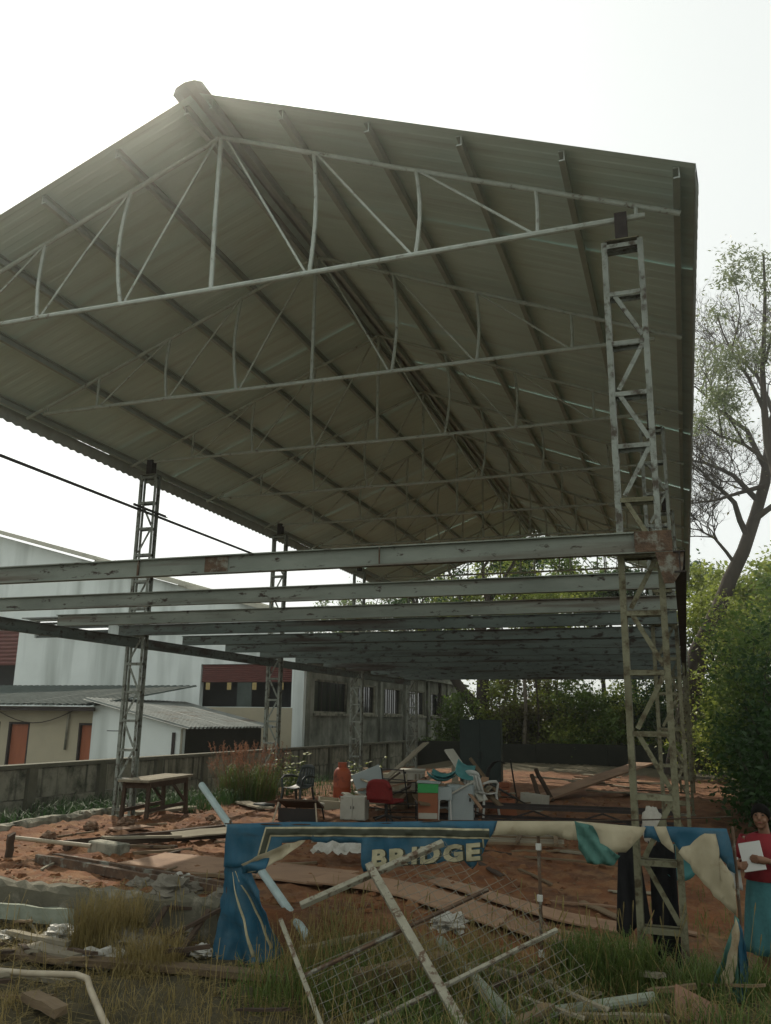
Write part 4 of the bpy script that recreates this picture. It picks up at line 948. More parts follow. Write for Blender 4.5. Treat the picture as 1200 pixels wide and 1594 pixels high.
# broken crate
cr = tag(empty('broken_crate', (-4.55, 7.55, gz(-4.55, 7.55)), .35), 'broken dark wooden crate among rubble left of the banner tail', 'crate')
for q, (a, b) in enumerate((((-.38,-.2,.0),(.32,.05,.34)), ((-.38,-.2,.0),(-.25,.3,.30)), ((-.25,.3,.30),(.38,.32,.28)), ((.32,.05,.34),(.38,.32,.28)), ((-.4,-.15,.12),(.1,-.25,.02)), ((.0,-.25,.0),(.2,.1,.32)))):
    MB().bar(a, b, .05, .03).build('slat', M['timber_dark'], cr)
# stones and rubble
for i, (x, y, s) in enumerate(((-5.62, 8.35, .12), (-5.3, 7.95, .16), (-5.02, 8.0, .18), (-4.72, 7.9, .15), (-4.9, 8.2, .11), (-5.05, 7.35, .19), (-4.75, 7.3, .13), (-5.75, 7.75, .13), (-4.45, 8.05, .12))):
    lump('rubble_stone', M['greystone'], (x, y, gz(x, y)+s*.35), (s*1.25, s, s*.7), 'pale broken stone in the rubble at the broken end of the plinth', 'stone', i, 'rubble stones at the plinth end', .3, rot=(0, 0, i), smooth=False)
for i, (x, y, s) in enumerate(((-8.9, 11.8, .10), (-8.55, 12.2, .13), (-8.95, 10.9, .09), (-8.0, 13.9, .08), (-8.1, 11.2, .07), (-6.1, 11.4, .09), (-9.0, 12.9, .07), (-7.6, 13.4, .09))):
    lump('soil_stone', M['stone'], (x, y, gz(x, y)+s*.4), (s*1.2, s, s*.75), 'reddish stone lying on the sunlit soil near the work table', 'stone', i+20, 'stones on the sunlit soil', .3, rot=(0, 0, i*2), smooth=False)
for i, (x, y, s, l) in enumerate(((-5.9, 7.5, .13, 'crumpled white bag in front of the plinth at far left'), (-5.0, 6.95, .17, 'large crumpled white bag in dry grass before the broken crate'), (-4.3, 7.45, .09, 'small white plastic scrap inside the broken crate'), (-5.35, 8.7, .11, 'white plastic scrap on the soil behind the plinth end'), (-2.3, 8.6, .16, 'white torn plastic behind the mesh gate stile'), (-6.35, 7.2, .10, 'white plastic scrap at the left edge in dry grass'))):
    lump('plastic_bag', M['bag'], (x, y, gz(x, y)+s*.3), (s*1.3, s, s*.55), l, 'plastic bag', i+50, 'discarded white plastic', .55, 4, rot=(0, 0, i*1.3), smooth=False)
# loose clods: too many and too small to pick apart
cm = MB(); r = random.Random(5)
for i in range(2600):
    x = r.uniform(-9.9, -.2); y = 8.2+r.random()**1.6*14
    if x < -3.5 and y < 8.1: continue
    if noise.noise(Vector((x*.8, y*.8, 9))) < -.12 and r.random() < .8: continue
    s = r.choice((.012, .016, .02, .03, .045))*r.uniform(.7, 1.4); z = gz(x, y)
    v = [(x+s*r.uniform(.6, 1.2)*dx, y+s*r.uniform(.6, 1.2)*dy, z+s*dz*r.uniform(.5, 1)) for dx, dy, dz in ((-1,-1,-.2),(1,-1,-.2),(1,1,-.2),(-1,1,-.2),(-.5,-.6,.9),(.6,-.5,.8),(.5,.6,.9),(-.6,.5,.7))]
    cm.add(v, [(0,3,2,1),(4,5,6,7),(0,1,5,4),(1,2,6,5),(2,3,7,6),(3,0,4,7)])
tag(cm.build('soil_clods', M['soil']), 'loose red clods strewn over the shed floor', 'clods', kind='stuff')

# ------------------------------------------------------------------ person at the right edge
M['skin'] = mat('brown skin', (.20,.105,.06), (.17,.085,.05), 8, .55, .05)
M['hair'] = mat('black hair', (.006,.005,.004), (.009,.008,.007), 30, .9, .2, spec=.05, stretch=(4,4,.5))
M['blouse'] = mat('maroon red cloth', (.21,.018,.022), (.16,.014,.018), 25, .85, .15)
M['skirt'] = mat('teal cloth', (.055,.17,.175), (.04,.13,.135), 30, .85, .2)
M['paper'] = mat('white paper', (.50,.50,.46), (.45,.45,.41), 3, .7, .02)
M['eye'] = mat('dark eye', (.015,.012,.01), None, 5, .2, 0)
M['lip'] = mat('lip', (.22,.06,.05), None, 9, .5, 0)
PX, PY = .60, 8.72
pz = gz(PX, PY)
pe = tag(empty('person', (PX, PY, pz), math.radians(-12)), 'person in maroon top and teal skirt holding white papers at the right edge', 'person')
def ell(m, c, r, n=14, k=18):
    o = len(m.v)
    for i in range(n+1):
        th = PI*i/n
        for j in range(k):
            ph = 2*PI*j/k; m.v.append((c[0]+r[0]*math.sin(th)*math.cos(ph), c[1]+r[1]*math.sin(th)*math.sin(ph), c[2]+r[2]*math.cos(th)))
    for i in range(n):
        for j in range(k): j2 = (j+1) % k; m.f.append((o+i*k+j, o+(i+1)*k+j, o+(i+1)*k+j2, o+i*k+j2))
body = MB()
HC = Vector((-.015, -.03, 1.405))
ell(body, HC, (.070, .088, .088)); ell(body, HC+Vector((-.002, -.022, -.045)), (.056, .062, .072)); ell(body, HC+Vector((-.003, -.052, -.095)), (.026, .026, .02))
body.tube([HC+Vector((0, -.086, .012)), HC+Vector((-.001, -.098, -.018)), HC+Vector((-.001, -.100, -.034))], [.008, .012, .015], 8)      # nose
for s in (-1, 1): ell(body, HC+Vector((s*.071, .0, -.012)), (.010, .022, .030), 8, 8); ell(body, HC+Vector((s*.036, -.066, -.045)), (.02, .018, .02), 8, 10)
body.tube([(0, .0, 1.16), (0, -.005, 1.24), (-.005, -.012, 1.30), (-.01, -.02, 1.36)], [.075, .050, .046, .046], 14)
body.tube([(0, .0, .70), (0, 0, .80), (0, .0, .92), (0, -.01, 1.05), (0, -.005, 1.15), (0, 0, 1.21)], [.14, .155, .125, .13, .135, .08], 18)
arms = {-1: [(-.150, 0, 1.195), (-.205, .02, 1.08), (-.235, .01, .955), (-.235, -.12, .955), (-.215, -.235, .985)], 1: [(.150, 0, 1.195), (.205, .03, 1.08), (.230, .02, .955), (.12, -.15, 1.0), (.055, -.255, 1.05)]}
for s, a in arms.items(): body.tube(a, [.042, .042, .038, .034, .024], 12)
def hand(m, c, fwd, side, up, curl):
    c, fwd, side, up = Vector(c), Vector(fwd).normalized(), Vector(side).normalized(), Vector(up).normalized()
    ell_pts = [c-fwd*.015, c+fwd*.03, c+fwd*.065]
    m.tube([c-fwd*.03+up*.0, c, c+fwd*.04, c+fwd*.07], [.022, .028, .034, .030], 10)
    for i, L in enumerate((.062, .072, .067, .052)):
        b = c+fwd*.065+side*((i-1.5)*.019); m.tube([b, b+fwd*L*.45+up*.004, b+fwd*L*.8+up*curl*.02, b+fwd*L*.95+up*curl*.04], [.0095, .009, .0085, .007], 7)
    b = c+fwd*.015-side*.03; m.tube([b, b+fwd*.03-side*.022+up*.008, b+fwd*.06-side*.025+up*.02*curl], [.012, .010, .008], 7)
hand(body, (-.225, -.262, .985), (.75, -.35, .15), (0, -.3, -1), (-.2, .9, 0), .6)
hand(body, (.035, -.285, 1.055), (-.9, -.2, .1), (0, -.15, 1), (-.1, .9, 0), .6)
for s in (-1, 1): body.tube([(s*.08, 0, .72), (s*.085, 0, .45), (s*.085, .015, .25), (s*.085, .01, .08), (s*.085, -.02, .035), (s*.09, -.13, .02)], [.085, .06, .055, .036, .034, .026], 12)
bo = body.build('body', M['skin'], pe, True)
rmo = bo.modifiers.new('fuse', 'REMESH'); rmo.mode = 'VOXEL'; rmo.voxel_size = .0062; rmo.use_smooth_shade = True
smo = bo.modifiers.new('smooth', 'SMOOTH'); smo.factor = .5; smo.iterations = 3
# hair: cap with centre parting gathered at the nape
def hairf(u, v):
    ph = 2*PI*u; th = v*PI*(.70+.12*max(0, math.sin(ph))); d = Vector((math.sin(th)*math.cos(ph), math.sin(th)*math.sin(ph), math.cos(th)))
    front = max(0, -d.y); th2 = th*(1-.54*front); d = Vector((math.sin(th2)*math.cos(ph), math.sin(th2)*math.sin(ph), math.cos(th2)))
    part = .004*math.exp(-(d.x/.12)**2)
    return HC+Vector((d.x*.076, d.y*.094+.006, d.z*.093-part+.001))
MB().grid(hairf, 28, 14).build('hair', M['hair'], pe, True, thick=.012)
hb = MB(); ell(hb, HC+Vector((0, .10, -.05)), (.045, .04, .045)); hb.build('hair_bun', M['hair'], pe, True)
for s in (-1, 1):
    e = MB(); ell(e, HC+Vector((s*.029, -.0795, .004)), (.0125, .007, .0058), 6, 10); e.build('eye', M['eye'], pe, True)
    MB().tube([HC+Vector((s*.014, -.086, .021)), HC+Vector((s*.030, -.084, .026)), HC+Vector((s*.046, -.074, .020))], [.0022, .003, .0018], 5).build('eyebrow', M['hair'], pe)
MB().tube([HC+Vector((-.022, -.078, -.060)), HC+Vector((-.002, -.088, -.058)), HC+Vector((.019, -.078, -.060))], [.002, .0065, .002], 6).build('lips', M['lip'], pe)
# blouse
def loft(rings, n=28, close=False):
    m = MB()
    for (cx, cy, z, rx, ry, fold) in rings:
        for j in range(n):
            a = 2*PI*j/n; f = 1+fold*math.sin(a*9+z*5); m.v.append((cx+rx*f*math.cos(a), cy+ry*f*math.sin(a), z))
    for i in range(len(rings)-1):
        for j in range(n): j2 = (j+1) % n; m.f.append((i*n+j, i*n+j2, (i+1)*n+j2, (i+1)*n+j))
    return m
bl = loft([(0,0,.86,.195,.165,.02),(0,0,.92,.175,.15,.015),(0,-.005,1.0,.165,.15,.01),(0,-.012,1.08,.172,.155,.008),(0,-.005,1.15,.180,.14,.005),(0,0,1.205,.165,.105,0),(0,-.002,1.235,.125,.085,0),(0,-.006,1.25,.085,.072,0)])
blo = bl.build('blouse', M['blouse'], pe, True, thick=.008)
for s, a in arms.items():
    MB().tube([a[0], lerp(Vector(a[0]), Vector(a[1]), .5), a[1], lerp(Vector(a[1]), Vector(a[2]), .75)], [.070, .066, .060, .054], 14, False).build('sleeve', M['blouse'], blo, True, thick=.006)
rings = []
for i in range(11):
    v = i/10; rings.append((0, 0, lerp(.93, .27, v), lerp(.160, .235, v**.7), lerp(.135, .19, v**.7), .004+.075*v))
loft(rings, 72).build('skirt', M['skirt'], pe, True, thick=.006)
for s in (-1, 1): bev(MB().box((s*.085-.04, -.16, -.012), (s*.085+.04, .06, .004)).build('sandal', M['blackmetal'], pe), .004)
pp = tag(empty('paper_pad', (PX-.135, PY-.245, pz+1.08), rot=(math.radians(-20), math.radians(-13), math.radians(-12))), 'white pad of papers held in both hands of the person', 'papers')
for q in range(3): MB().grid(lambda u, v: ((u-.5)*.205, (v-.5)*.002, (v-.5)*.275+.0), 4, 4)
for q in range(4): bev(MB().box((-.09+q*.001, q*.0035, -.12), (.09+q*.001, q*.0035+.0028, .12)).build('sheet', M['paper'], pp), .0008)
tag(MB().grid(lambda u, v: (-.05+.11*u+.02*v, .02*math.sin(u*3)*v, -.27*v), 5, 6).build('paper_sheet', M['paper'], None, True, (PX-.30, PY-.12, pz+1.05), (0, 0, -.2), .002), 'loose grey white sheet hanging at the hip left of the person', 'papers')
# ------------------------------------------------------------------ vegetation
def leafmat(name, c, c2, tr=.5): return mat(name, c, c2, 1.6, .5, 0, transl=tr, spec=.35, objvar=.0)
M['leaf_dark'] = leafmat('dark green leaves', (.045,.095,.024), (.028,.066,.018))
M['leaf_mid'] = leafmat('mid green leaves', (.15,.22,.045), (.095,.16,.035))
M['leaf_light'] = leafmat('yellow green leaves', (.30,.34,.065), (.19,.25,.05))
M['leaf_grey'] = leafmat('grey green narrow leaves', (.20,.23,.11), (.14,.175,.08))
M['leaf_dry'] = leafmat('dry olive leaves', (.13,.12,.045), (.09,.085,.03))
M['bark'] = mat('brown bark', (.068,.054,.040), (.040,.032,.025), 6, .95, .6, stretch=(1,1,.3))
M['bark_pale'] = mat('pale grey bark', (.20,.175,.135), (.13,.11,.085), 5, .9, .4, stretch=(1,1,.3))
M['grass_green'] = mat('green grass', (.125,.165,.04), (.07,.115,.026), 2.5, .6, 0, transl=.35)
M['grass_dry'] = mat('dry straw grass', (.30,.225,.085), (.17,.14,.05), 2.2, .7, 0, transl=.3)
M['grass_deep'] = mat('deep green grass', (.045,.10,.025), (.028,.07,.02), 2.5, .6, 0, transl=.35)
M['plume'] = mat('reddish seed plumes', (.30,.15,.09), (.2,.1,.06), 6, .8, 0, transl=.3)

def leaves_mesh(name, centers, n, spread, size, material, seed, aspect=.5, droop=.25, parent=None):
    """n leaf quads (folded diamonds) scattered round the given clump centres"""
    g_ = np.random.default_rng(seed); ctr = np.asarray(centers, float); idx = g_.integers(0, len(ctr), n)
    off = g_.normal(size=(n, 3)); rad = np.abs(g_.normal(size=(n, 1)))**.8; off = off/np.linalg.norm(off, axis=1, keepdims=True)*rad*spread
    off[:, 2] *= .7; p = ctr[idx]+off
    d = g_.normal(size=(n, 3)); d[:, 2] = d[:, 2]*.6-droop; d /= np.linalg.norm(d, axis=1, keepdims=True)
    u = g_.normal(size=(n, 3)); u[:, 2] += .8; s = np.cross(d, u); s /= np.linalg.norm(s, axis=1, keepdims=True)+1e-9; nn = np.cross(s, d)
    L = size*g_.uniform(.6, 1.35, (n, 1)); Wd = L*aspect
    v = np.empty((n, 4, 3)); v[:, 0] = p; v[:, 1] = p+d*L*.45+s*Wd*.5+nn*L*.06; v[:, 2] = p+d*L-nn*L*.05; v[:, 3] = p+d*L*.45-s*Wd*.5+nn*L*.06
    me = bpy.data.meshes.new(name); me.vertices.add(n*4); me.vertices.foreach_set('co', v.reshape(-1))
    me.loops.add(n*4); me.loops.foreach_set('vertex_index', np.arange(n*4, dtype=np.int32)); me.polygons.add(n)
    me.polygons.foreach_set('loop_start', np.arange(0, n*4, 4, dtype=np.int32)); me.polygons.foreach_set('loop_total', np.full(n, 4, np.int32)); me.update(calc_edges=True)
    me.materials.append(material); o = link(name, me, parent); o['kind'] = 'stuff'; return o
def wander(p0, p1, r, k=5, amp=.12):
    p0, p1 = Vector(p0), Vector(p1); L = (p1-p0).length; pts = [p0]
    for i in range(1, k):
        pts.append(p0.lerp(p1, i/k)+Vector((r.uniform(-1, 1), r.uniform(-1, 1), r.uniform(-.6, 1)))*amp*L*math.sin(PI*i/k)*.7)
    return pts+[p1]
def twigs(mb, pts, r0, r, n, L, depth, tips, up=.25, spread=1.0):
    for q in range(n):
        t_ = r.uniform(.25, 1.0); i = min(int(t_*(len(pts)-1)), len(pts)-2); a = Vector(pts[i]).lerp(Vector(pts[i+1]), t_*(len(pts)-1)-i)
        base = (Vector(pts[i+1])-Vector(pts[i])).normalized()
        d = (base*.7+Vector((r.uniform(-1, 1), r.uniform(-1, 1), r.uniform(-.5, .8)+up))*spread).normalized(); e = a+d*L*r.uniform(.6, 1.25)
        w = wander(a, e, r, 4, .16); rr = r0*r.uniform(.35, .55); mb.tube(w, [lerp(rr, rr*.3, j/4) for j in range(5)], 5 if rr > .02 else 4, False); tips.append(e)
        if depth > 0: twigs(mb, w, rr, r, max(2, n-1), L*.58, depth-1, tips, up, spread)
def tree(name, label, limbs, base, bark, leaf, nleaf, size, spread, seed, ntw=4, tl=1.6, depth=1, group=None, aspect=.5, extra=None, droop=.25, up=.25, tw0=.018):
    """limbs: [([points relative to base], r0, r1)] ; trunk first"""
    r = random.Random(seed); t = tag(empty(name, base), label, 'tree', group); mb = MB(); tips = []
    for li, (pts, r0, r1) in enumerate(limbs):
        n = len(pts); sm = [Vector(p) for p in pts]
        for _ in range(1):
            q = [sm[0]]
            for a, b in zip(sm[:-1], sm[1:]): q += [a.lerp(b, .5)+Vector((r.uniform(-1, 1), r.uniform(-1, 1), 0))*.04*(b-a).length, b]
            sm = q
        mb.tube(sm, [lerp(r0, r1, i/(len(sm)-1)) for i in range(len(sm))], 9 if r0 > .08 else 6, False)
        if li or len(limbs) == 1: twigs(mb, sm, max(r1*1.6, tw0), r, ntw, tl, depth, tips, up)
        tips.append(sm[-1])
    mb.build('trunk', bark, t, True)
    if nleaf: leaves_mesh('crown', [tuple(p) for p in tips]+(extra or []), nleaf, spread, size, leaf, seed, aspect, droop, t)
    return t
def auto_limbs(h, r, seed, n=6, trunk_frac=.55, spread=2.0, tr=.16, lean=(0, 0)):
    rr = random.Random(seed); top = Vector((lean[0], lean[1], h*trunk_frac)); L = [([(0, 0, -.3), tuple(top*.5+Vector((rr.uniform(-.2, .2), rr.uniform(-.2, .2), 0))), tuple(top)], tr, tr*.6)]
    for i in range(n):
        a = 2*PI*i/n+rr.uniform(-.4, .4); s = rr.uniform(.45, 1)*spread; st = Vector((0, 0, 0)).lerp(top, rr.uniform(.6, 1)); e = Vector((lean[0]+s*math.cos(a), lean[1]+s*math.sin(a), h*rr.uniform(.72, 1)))
        L.append(([tuple(st), tuple(st.lerp(e, .5)+Vector((0, 0, .25*rr.random()))), tuple(e)], tr*.5, tr*.14))
    return L
# bare leaning tree right of the roof
def rel(b, pts): return [tuple(Vector(p)-Vector(b)) for p in pts]
b0 = (.1, 34, .1)
tree('bare_tree', 'large leaning tree with bare tangled branches beside the right roof edge', [
    (rel(b0, [(-.6, 34, -.2), (.1, 34, 2.6), (.55, 34, 4.6), (1.5, 34.2, 6.4), (2.5, 34.4, 8.5), (3.5, 34.6, 11.2), (4.2, 34.6, 14.0)]), .42, .16),
    (rel(b0, [(2.7, 34.4, 9.0), (2.3, 34.0, 10.3), (1.6, 33.6, 11.0), (.8, 33.4, 11.9)]), .13, .03),
    (rel(b0, [(3.2, 34.5, 10.4), (2.4, 34.8, 11.6), (1.4, 34.8, 12.2), (.5, 34.6, 12.4)]), .12, .03),
    (rel(b0, [(3.6, 34.6, 11.6), (3.0, 34.2, 13.2), (2.0, 34.2, 14.2), (1.2, 34, 15.2)]), .12, .03),
    (rel(b0, [(2.2, 34.3, 7.9), (1.5, 34.2, 9.0), (.9, 34.2, 9.4)]), .08, .02),
    (rel(b0, [(4.1, 34.6, 13.6), (3.6, 34.4, 15.4), (2.9, 34.4, 16.6)]), .11, .03),
    (rel(b0, [(4.1, 34.6, 13.6), (4.8, 34.4, 15.4), (5.2, 34.4, 17)]), .11, .03),
    (rel(b0, [(3.0, 34.4, 9.7), (4.2, 34.2, 10.6), (5.5, 34.2, 11.4)]), .13, .03),
    (rel(b0, [(3.4, 34.5, 11.0), (2.6, 33.6, 10.6), (1.6, 33.0, 10.2), (.6, 32.9, 10.1)]), .10, .02)], b0, M['bark'], M['leaf_dry'], 700, .16, .25, 11, ntw=10, tl=2.3, depth=2, tw0=.06)
b1 = (3.4, 26, .1)
tree('feathery_tree', 'tall slender tree with sparse feathery grey green foliage at the top right', [
    (rel(b1, [(3.6, 26, -.2), (3.3, 26, 5), (2.95, 26, 9.0), (2.80, 26, 11.2), (3.0, 26, 13.6), (3.2, 26, 16.2)]), .2, .03),
    (rel(b1, [(2.82, 26, 11.0), (2.45, 26, 12.2), (2.05, 26.1, 13.2), (1.75, 26.2, 14.4)]), .07, .02),
    (rel(b1, [(2.9, 26, 9.4), (2.2, 26.3, 10.2), (1.5, 26.4, 10.6), (.95, 26.4, 11.2)]), .07, .02),
    (rel(b1, [(1.6, 26.4, 10.5), (1.5, 26.4, 11.8), (1.15, 26.4, 12.9)]), .04, .012),
    (rel(b1, [(2.95, 26, 12.6), (3.4, 26, 14.2), (3.5, 26, 15.4)]), .05, .015),
    (rel(b1, [(2.85, 26, 10.6), (3.4, 25.6, 12.2), (3.9, 25.5, 13.8)]), .07, .02),
    (rel(b1, [(2.2, 26.3, 10.2), (1.7, 26, 11.2), (1.9, 26, 12.3)]), .04, .012),
    (rel(b1, [(2.05, 26.1, 13.2), (2.4, 26.1, 14.4), (2.3, 26.1, 15.6)]), .035, .01)], b1, M['bark'], M['leaf_grey'], 6500, .15, .42, 12, ntw=4, tl=.8, depth=1, aspect=.28, droop=.5)
# leafy trees beyond the right side
for i, (x, y, h, sp, lf, n, lab) in enumerate((
    (2.6, 38, 8.4, 2.6, 'leaf_light', 9000, 'sunlit yellow green tree below the bare tree at the right'),
    (1.5, 41, 8.0, 2.2, 'leaf_light', 8000, 'mid green tree close behind the far right roof corner'),
    (5.0, 33, 7.4, 2.6, 'leaf_mid', 8000, 'rounded green tree at the far right edge under the bare branches'))):
    tree('leafy_tree', lab, auto_limbs(h, 0, 30+i, 9, .5, sp, .17), (x, y, .1), M['bark'], M[lf], n, .2, .5, 30+i, 4, 1.1, 1, 'leafy trees right of the shed')
def bush(name, label, base, h, rx, ry, leaf, n, size, seed, group, bark='bark', spread=.36, nst=12):
    r = random.Random(seed); t = tag(empty(name, base), label, 'bush', group); mb = MB(); tips = []
    for i in range(nst):
        a = r.uniform(0, 2*PI); k = r.random()**.6; e = Vector((rx*k*math.cos(a), ry*k*math.sin(a), h*r.uniform(.12, 1)*(1-.35*k)))
        w = wander((r.uniform(-.2, .2), r.uniform(-.2, .2), -.1), e, r, 5, .15); mb.tube(w, [lerp(.035, .008, j/5) for j in range(6)], 5, False)
        twigs(mb, w, .02, r, 5, h*.22, 1, tips, .3)
        tips += [w[3], w[4], e]
    mb.build('stem', M[bark], t, True); leaves_mesh('foliage', [tuple(p) for p in tips], n, spread, size, M[leaf], seed, .5, .2, t); return t
rb = [(1.75, 15.5, 3.0, .9, 1.5, 'leaf_dark'), (1.85, 18.2, 3.8, 1.05, 1.6, 'leaf_dark'), (1.75, 21.2, 4.4, 1.1, 1.8, 'leaf_mid'), (1.8, 24.5, 4.9, 1.2, 1.8, 'leaf_mid'), (1.7, 28.2, 5.6, 1.25, 2.0, 'leaf_light'), (1.8, 31.8, 6.3, 1.4, 2.0, 'leaf_light'), (3.2, 20, 5.0, 1.3, 2, 'leaf_mid'), (3.5, 27, 6.0, 1.6, 2, 'leaf_dark')]
names = ['lowest dark shrub along the right side nearest the person', 'second dark shrub from the front along the right side', 'mid green shrub beside the second right column', 'tall dark shrub halfway along the right side', 'tall mid green shrub two thirds along the right side', 'tallest yellow green shrub at the far end of the right side', 'green shrub at the right picture edge behind the dark ones', 'big dark shrub at the right picture edge under the bare tree']
for i, (x, y, h, rx, ry, lf) in enumerate(rb): bush('tall_shrub', names[i], (x, y, .05), h, rx, ry, lf, 7000, .12, 60+i, 'shrubs along the right side of the shed')
# thicket behind the rear wall
bx_ = [(-8.0, 40.2, 4.8, 'leaf_light', 'pale green thicket bush right of the forked trunk'), (-6.6, 39.9, 4.6, 'leaf_dry', 'olive thicket bush behind the dark cupboard'), (-5.3, 40.0, 5.0, 'leaf_light', 'mid green bush in the middle of the rear thicket'), (-3.9, 39.8, 4.8, 'leaf_mid', 'dark bush right of the middle of the rear thicket'), (-2.5, 40.1, 5.2, 'leaf_light', 'green bush of the rear thicket left of the right columns'), (-1.0, 39.9, 5.0, 'leaf_dark', 'dark bush behind the right columns'), (.6, 40.0, 5.0, 'leaf_mid', 'rightmost bush of the rear thicket'), (-10.6, 40.2, 4.0, 'leaf_mid', 'small bush left of the forked trunk')]
for i, (x, y, h, lf, lab) in enumerate(bx_): bush('thicket_bush', lab, (x, y, .1), h, 1.3, 1.0, lf, 5200, .16, 80+i, 'bushes behind the rear wall', 'bark_pale', .34)
b2 = (-9.2, 40.6, .1)
tree('forked_tree', 'old tree with thick forked dark trunk behind the rear wall', [
    ([(0, 0, -.3), (.05, 0, 2.0), (.15, 0, 4.2), (.1, 0, 6.2), (.5, 0, 8.0)], .42, .16), ([(.05, 0, 2.2), (-.9, .1, 3.4), (-1.7, .2, 4.6), (-2.6, .2, 6.4), (-3.6, .2, 8.2)], .30, .07),
    ([(.12, 0, 5.5), (1.4, 0, 7.2), (2.4, 0, 8.8)], .13, .04), ([(.1, 0, 6), (-.9, 0, 7.6), (-1.6, .2, 9.4)], .12, .03), ([(.4, 0, 7.6), (.2, 0, 9.2), (.9, .1, 10.4)], .11, .03), ([(-1.9, .2, 5), (-3.4, .1, 6.0), (-4.9, 0, 7.2)], .1, .03), ([(.3, 0, 7.2), (1.6, .3, 9.4), (2.2, 0, 10.3)], .1, .03)], b2, M['bark'], M['leaf_dark'], 5200, .2, .4, 15, ntw=6, tl=1.5, depth=1)
back = [(-6.9, 43.5, 10.2, 2.0, 'leaf_light', 6500, 'light green tree right of the forked tree behind the shed'), (-3.9, 47, 12.0, 2.5, 'leaf_mid', 8500, 'tall rounded tree in the gap right of centre behind the shed'), (-1.2, 46, 10.2, 2.2, 'leaf_dark', 6000, 'dark tree behind the right end of the floor beams'), (-13.0, 47, 10.4, 2.4, 'leaf_light', 6000, 'pale tree left of the forked tree beyond the warehouse wall'), (-18.2, 60, 12.6, 3.0, 'leaf_mid', 6000, 'distant green tree above the warehouse roof end'), (-23.8, 62, 12.2, 3.2, 'leaf_mid', 6000, 'distant low crown left of the warehouse roof end'), (-28.5, 64, 9.6, 3.0, 'leaf_dark', 5000, 'leftmost distant tree crown above the warehouse roof'), (-9.5, 52, 12.6, 3.0, 'leaf_mid', 7000, 'hazy green tree seen through the forked tree'), (3.6, 50, 9.0, 2.6, 'leaf_mid', 6000, 'distant tree behind the far right column')]
for i, (x, y, h, sp, lf, n, lab) in enumerate(back): tree('background_tree', lab, auto_limbs(h, 0, 130+i, 9, .55, sp, .15), (x, y, .1), M['bark'], M[lf], n, .24, .5, 130+i, 4, 1.2, 1, 'trees behind the shed')
tree('bare_sapling', 'leafless twiggy sapling above the far left columns', auto_limbs(8.8, 0, 171, 9, .5, 2.6, .10), (-15.5, 45.0, .1), M['bark'], M['leaf_dry'], 250, .15, .2, 171, 6, 1.4, 2)
for i, (x, y) in enumerate(((-6.85, 39.2), (-6.3, 39.3))):
    tree('thin_tree', ('thin pale straight trunk rising behind the rear wall', 'thinner dark trunk right of the pale straight one')[i], [([(0, 0, -.2), (.06, 0, 2.5), (-.03, 0, 5), (.2, 0, 7.6)], (.11, .06)[i], .03), ([(0, 0, 5), (.8, 0, 6.6), (1.2, 0, 7.4)], .04, .012)], (x, y, .1), M['bark_pale'] if i == 0 else M['bark'], M['leaf_light'], 700, .2, .4, 180+i, 3, .9, 0)
# palm
pm = tag(empty('palm_tree', (-2.35, 44, .1)), 'small palm with arching fronds behind the right end of the floor beams', 'tree')
MB().tube([(0, 0, -.2), (.1, 0, 3), (.05, 0, 6), (.1, 0, 7.4)], [.16, .13, .11, .1], 9, False).build('trunk', M['bark_pale'], pm, True)
rr = random.Random(3)
for k in range(13):
    a = 2*PI*k/13+rr.uniform(-.2, .2); el = rr.uniform(.35, 1.2); L = rr.uniform(1.3, 1.9); fm = MB(); sp_ = []
    for j in range(9):
        s = j/8; sp_.append(Vector((.1+math.cos(a)*L*s*math.cos(el*(1-s*.7)), math.sin(a)*L*s*math.cos(el*(1-s*.7)), 7.4+L*(math.sin(el)*s-.75*s*s))))
    fm.tube(sp_, [.02-.002*j for j in range(9)], 4, False)
    for j in range(1, 9):
        d = (sp_[j]-sp_[j-1]).normalized(); sd_ = d.cross(Vector((0, 0, 1))).normalized()
        for q in (0, .33, .66):
            p = sp_[j-1].lerp(sp_[j], q)
            for s in (-1, 1):
                e = p+sd_*s*.42*(1-.6*abs(j/8-.4))+d*.22-Vector((0, 0, .14)); w_ = d*.03; fm.add([p-w_, p+w_, e], [(0, 1, 2)])
    fm.build('frond', M['leaf_mid'], pm)
bx2 = [(-8.9, 43.2, 5.6, 'leaf_mid', 'second row bush just right of the forked trunk'), (-5.9, 42.6, 5.8, 'leaf_dark', 'second row bush behind the thin pale trunk'), (-4.4, 43.0, 6.2, 'leaf_light', 'second row pale bush behind the middle of the thicket'), (-1.7, 43.0, 6.0, 'leaf_light', 'second row pale bush left of the right columns'), (1.6, 43.0, 6.0, 'leaf_dark', 'second row dark bush beyond the far right column')]
for i, (x, y, h, lf, lab) in enumerate(bx2): bush('thicket_bush', lab, (x, y, .1), h, 1.7, 1.2, lf, 4200, .2, 95+i, 'bushes behind the rear wall', 'bark_pale', .45)
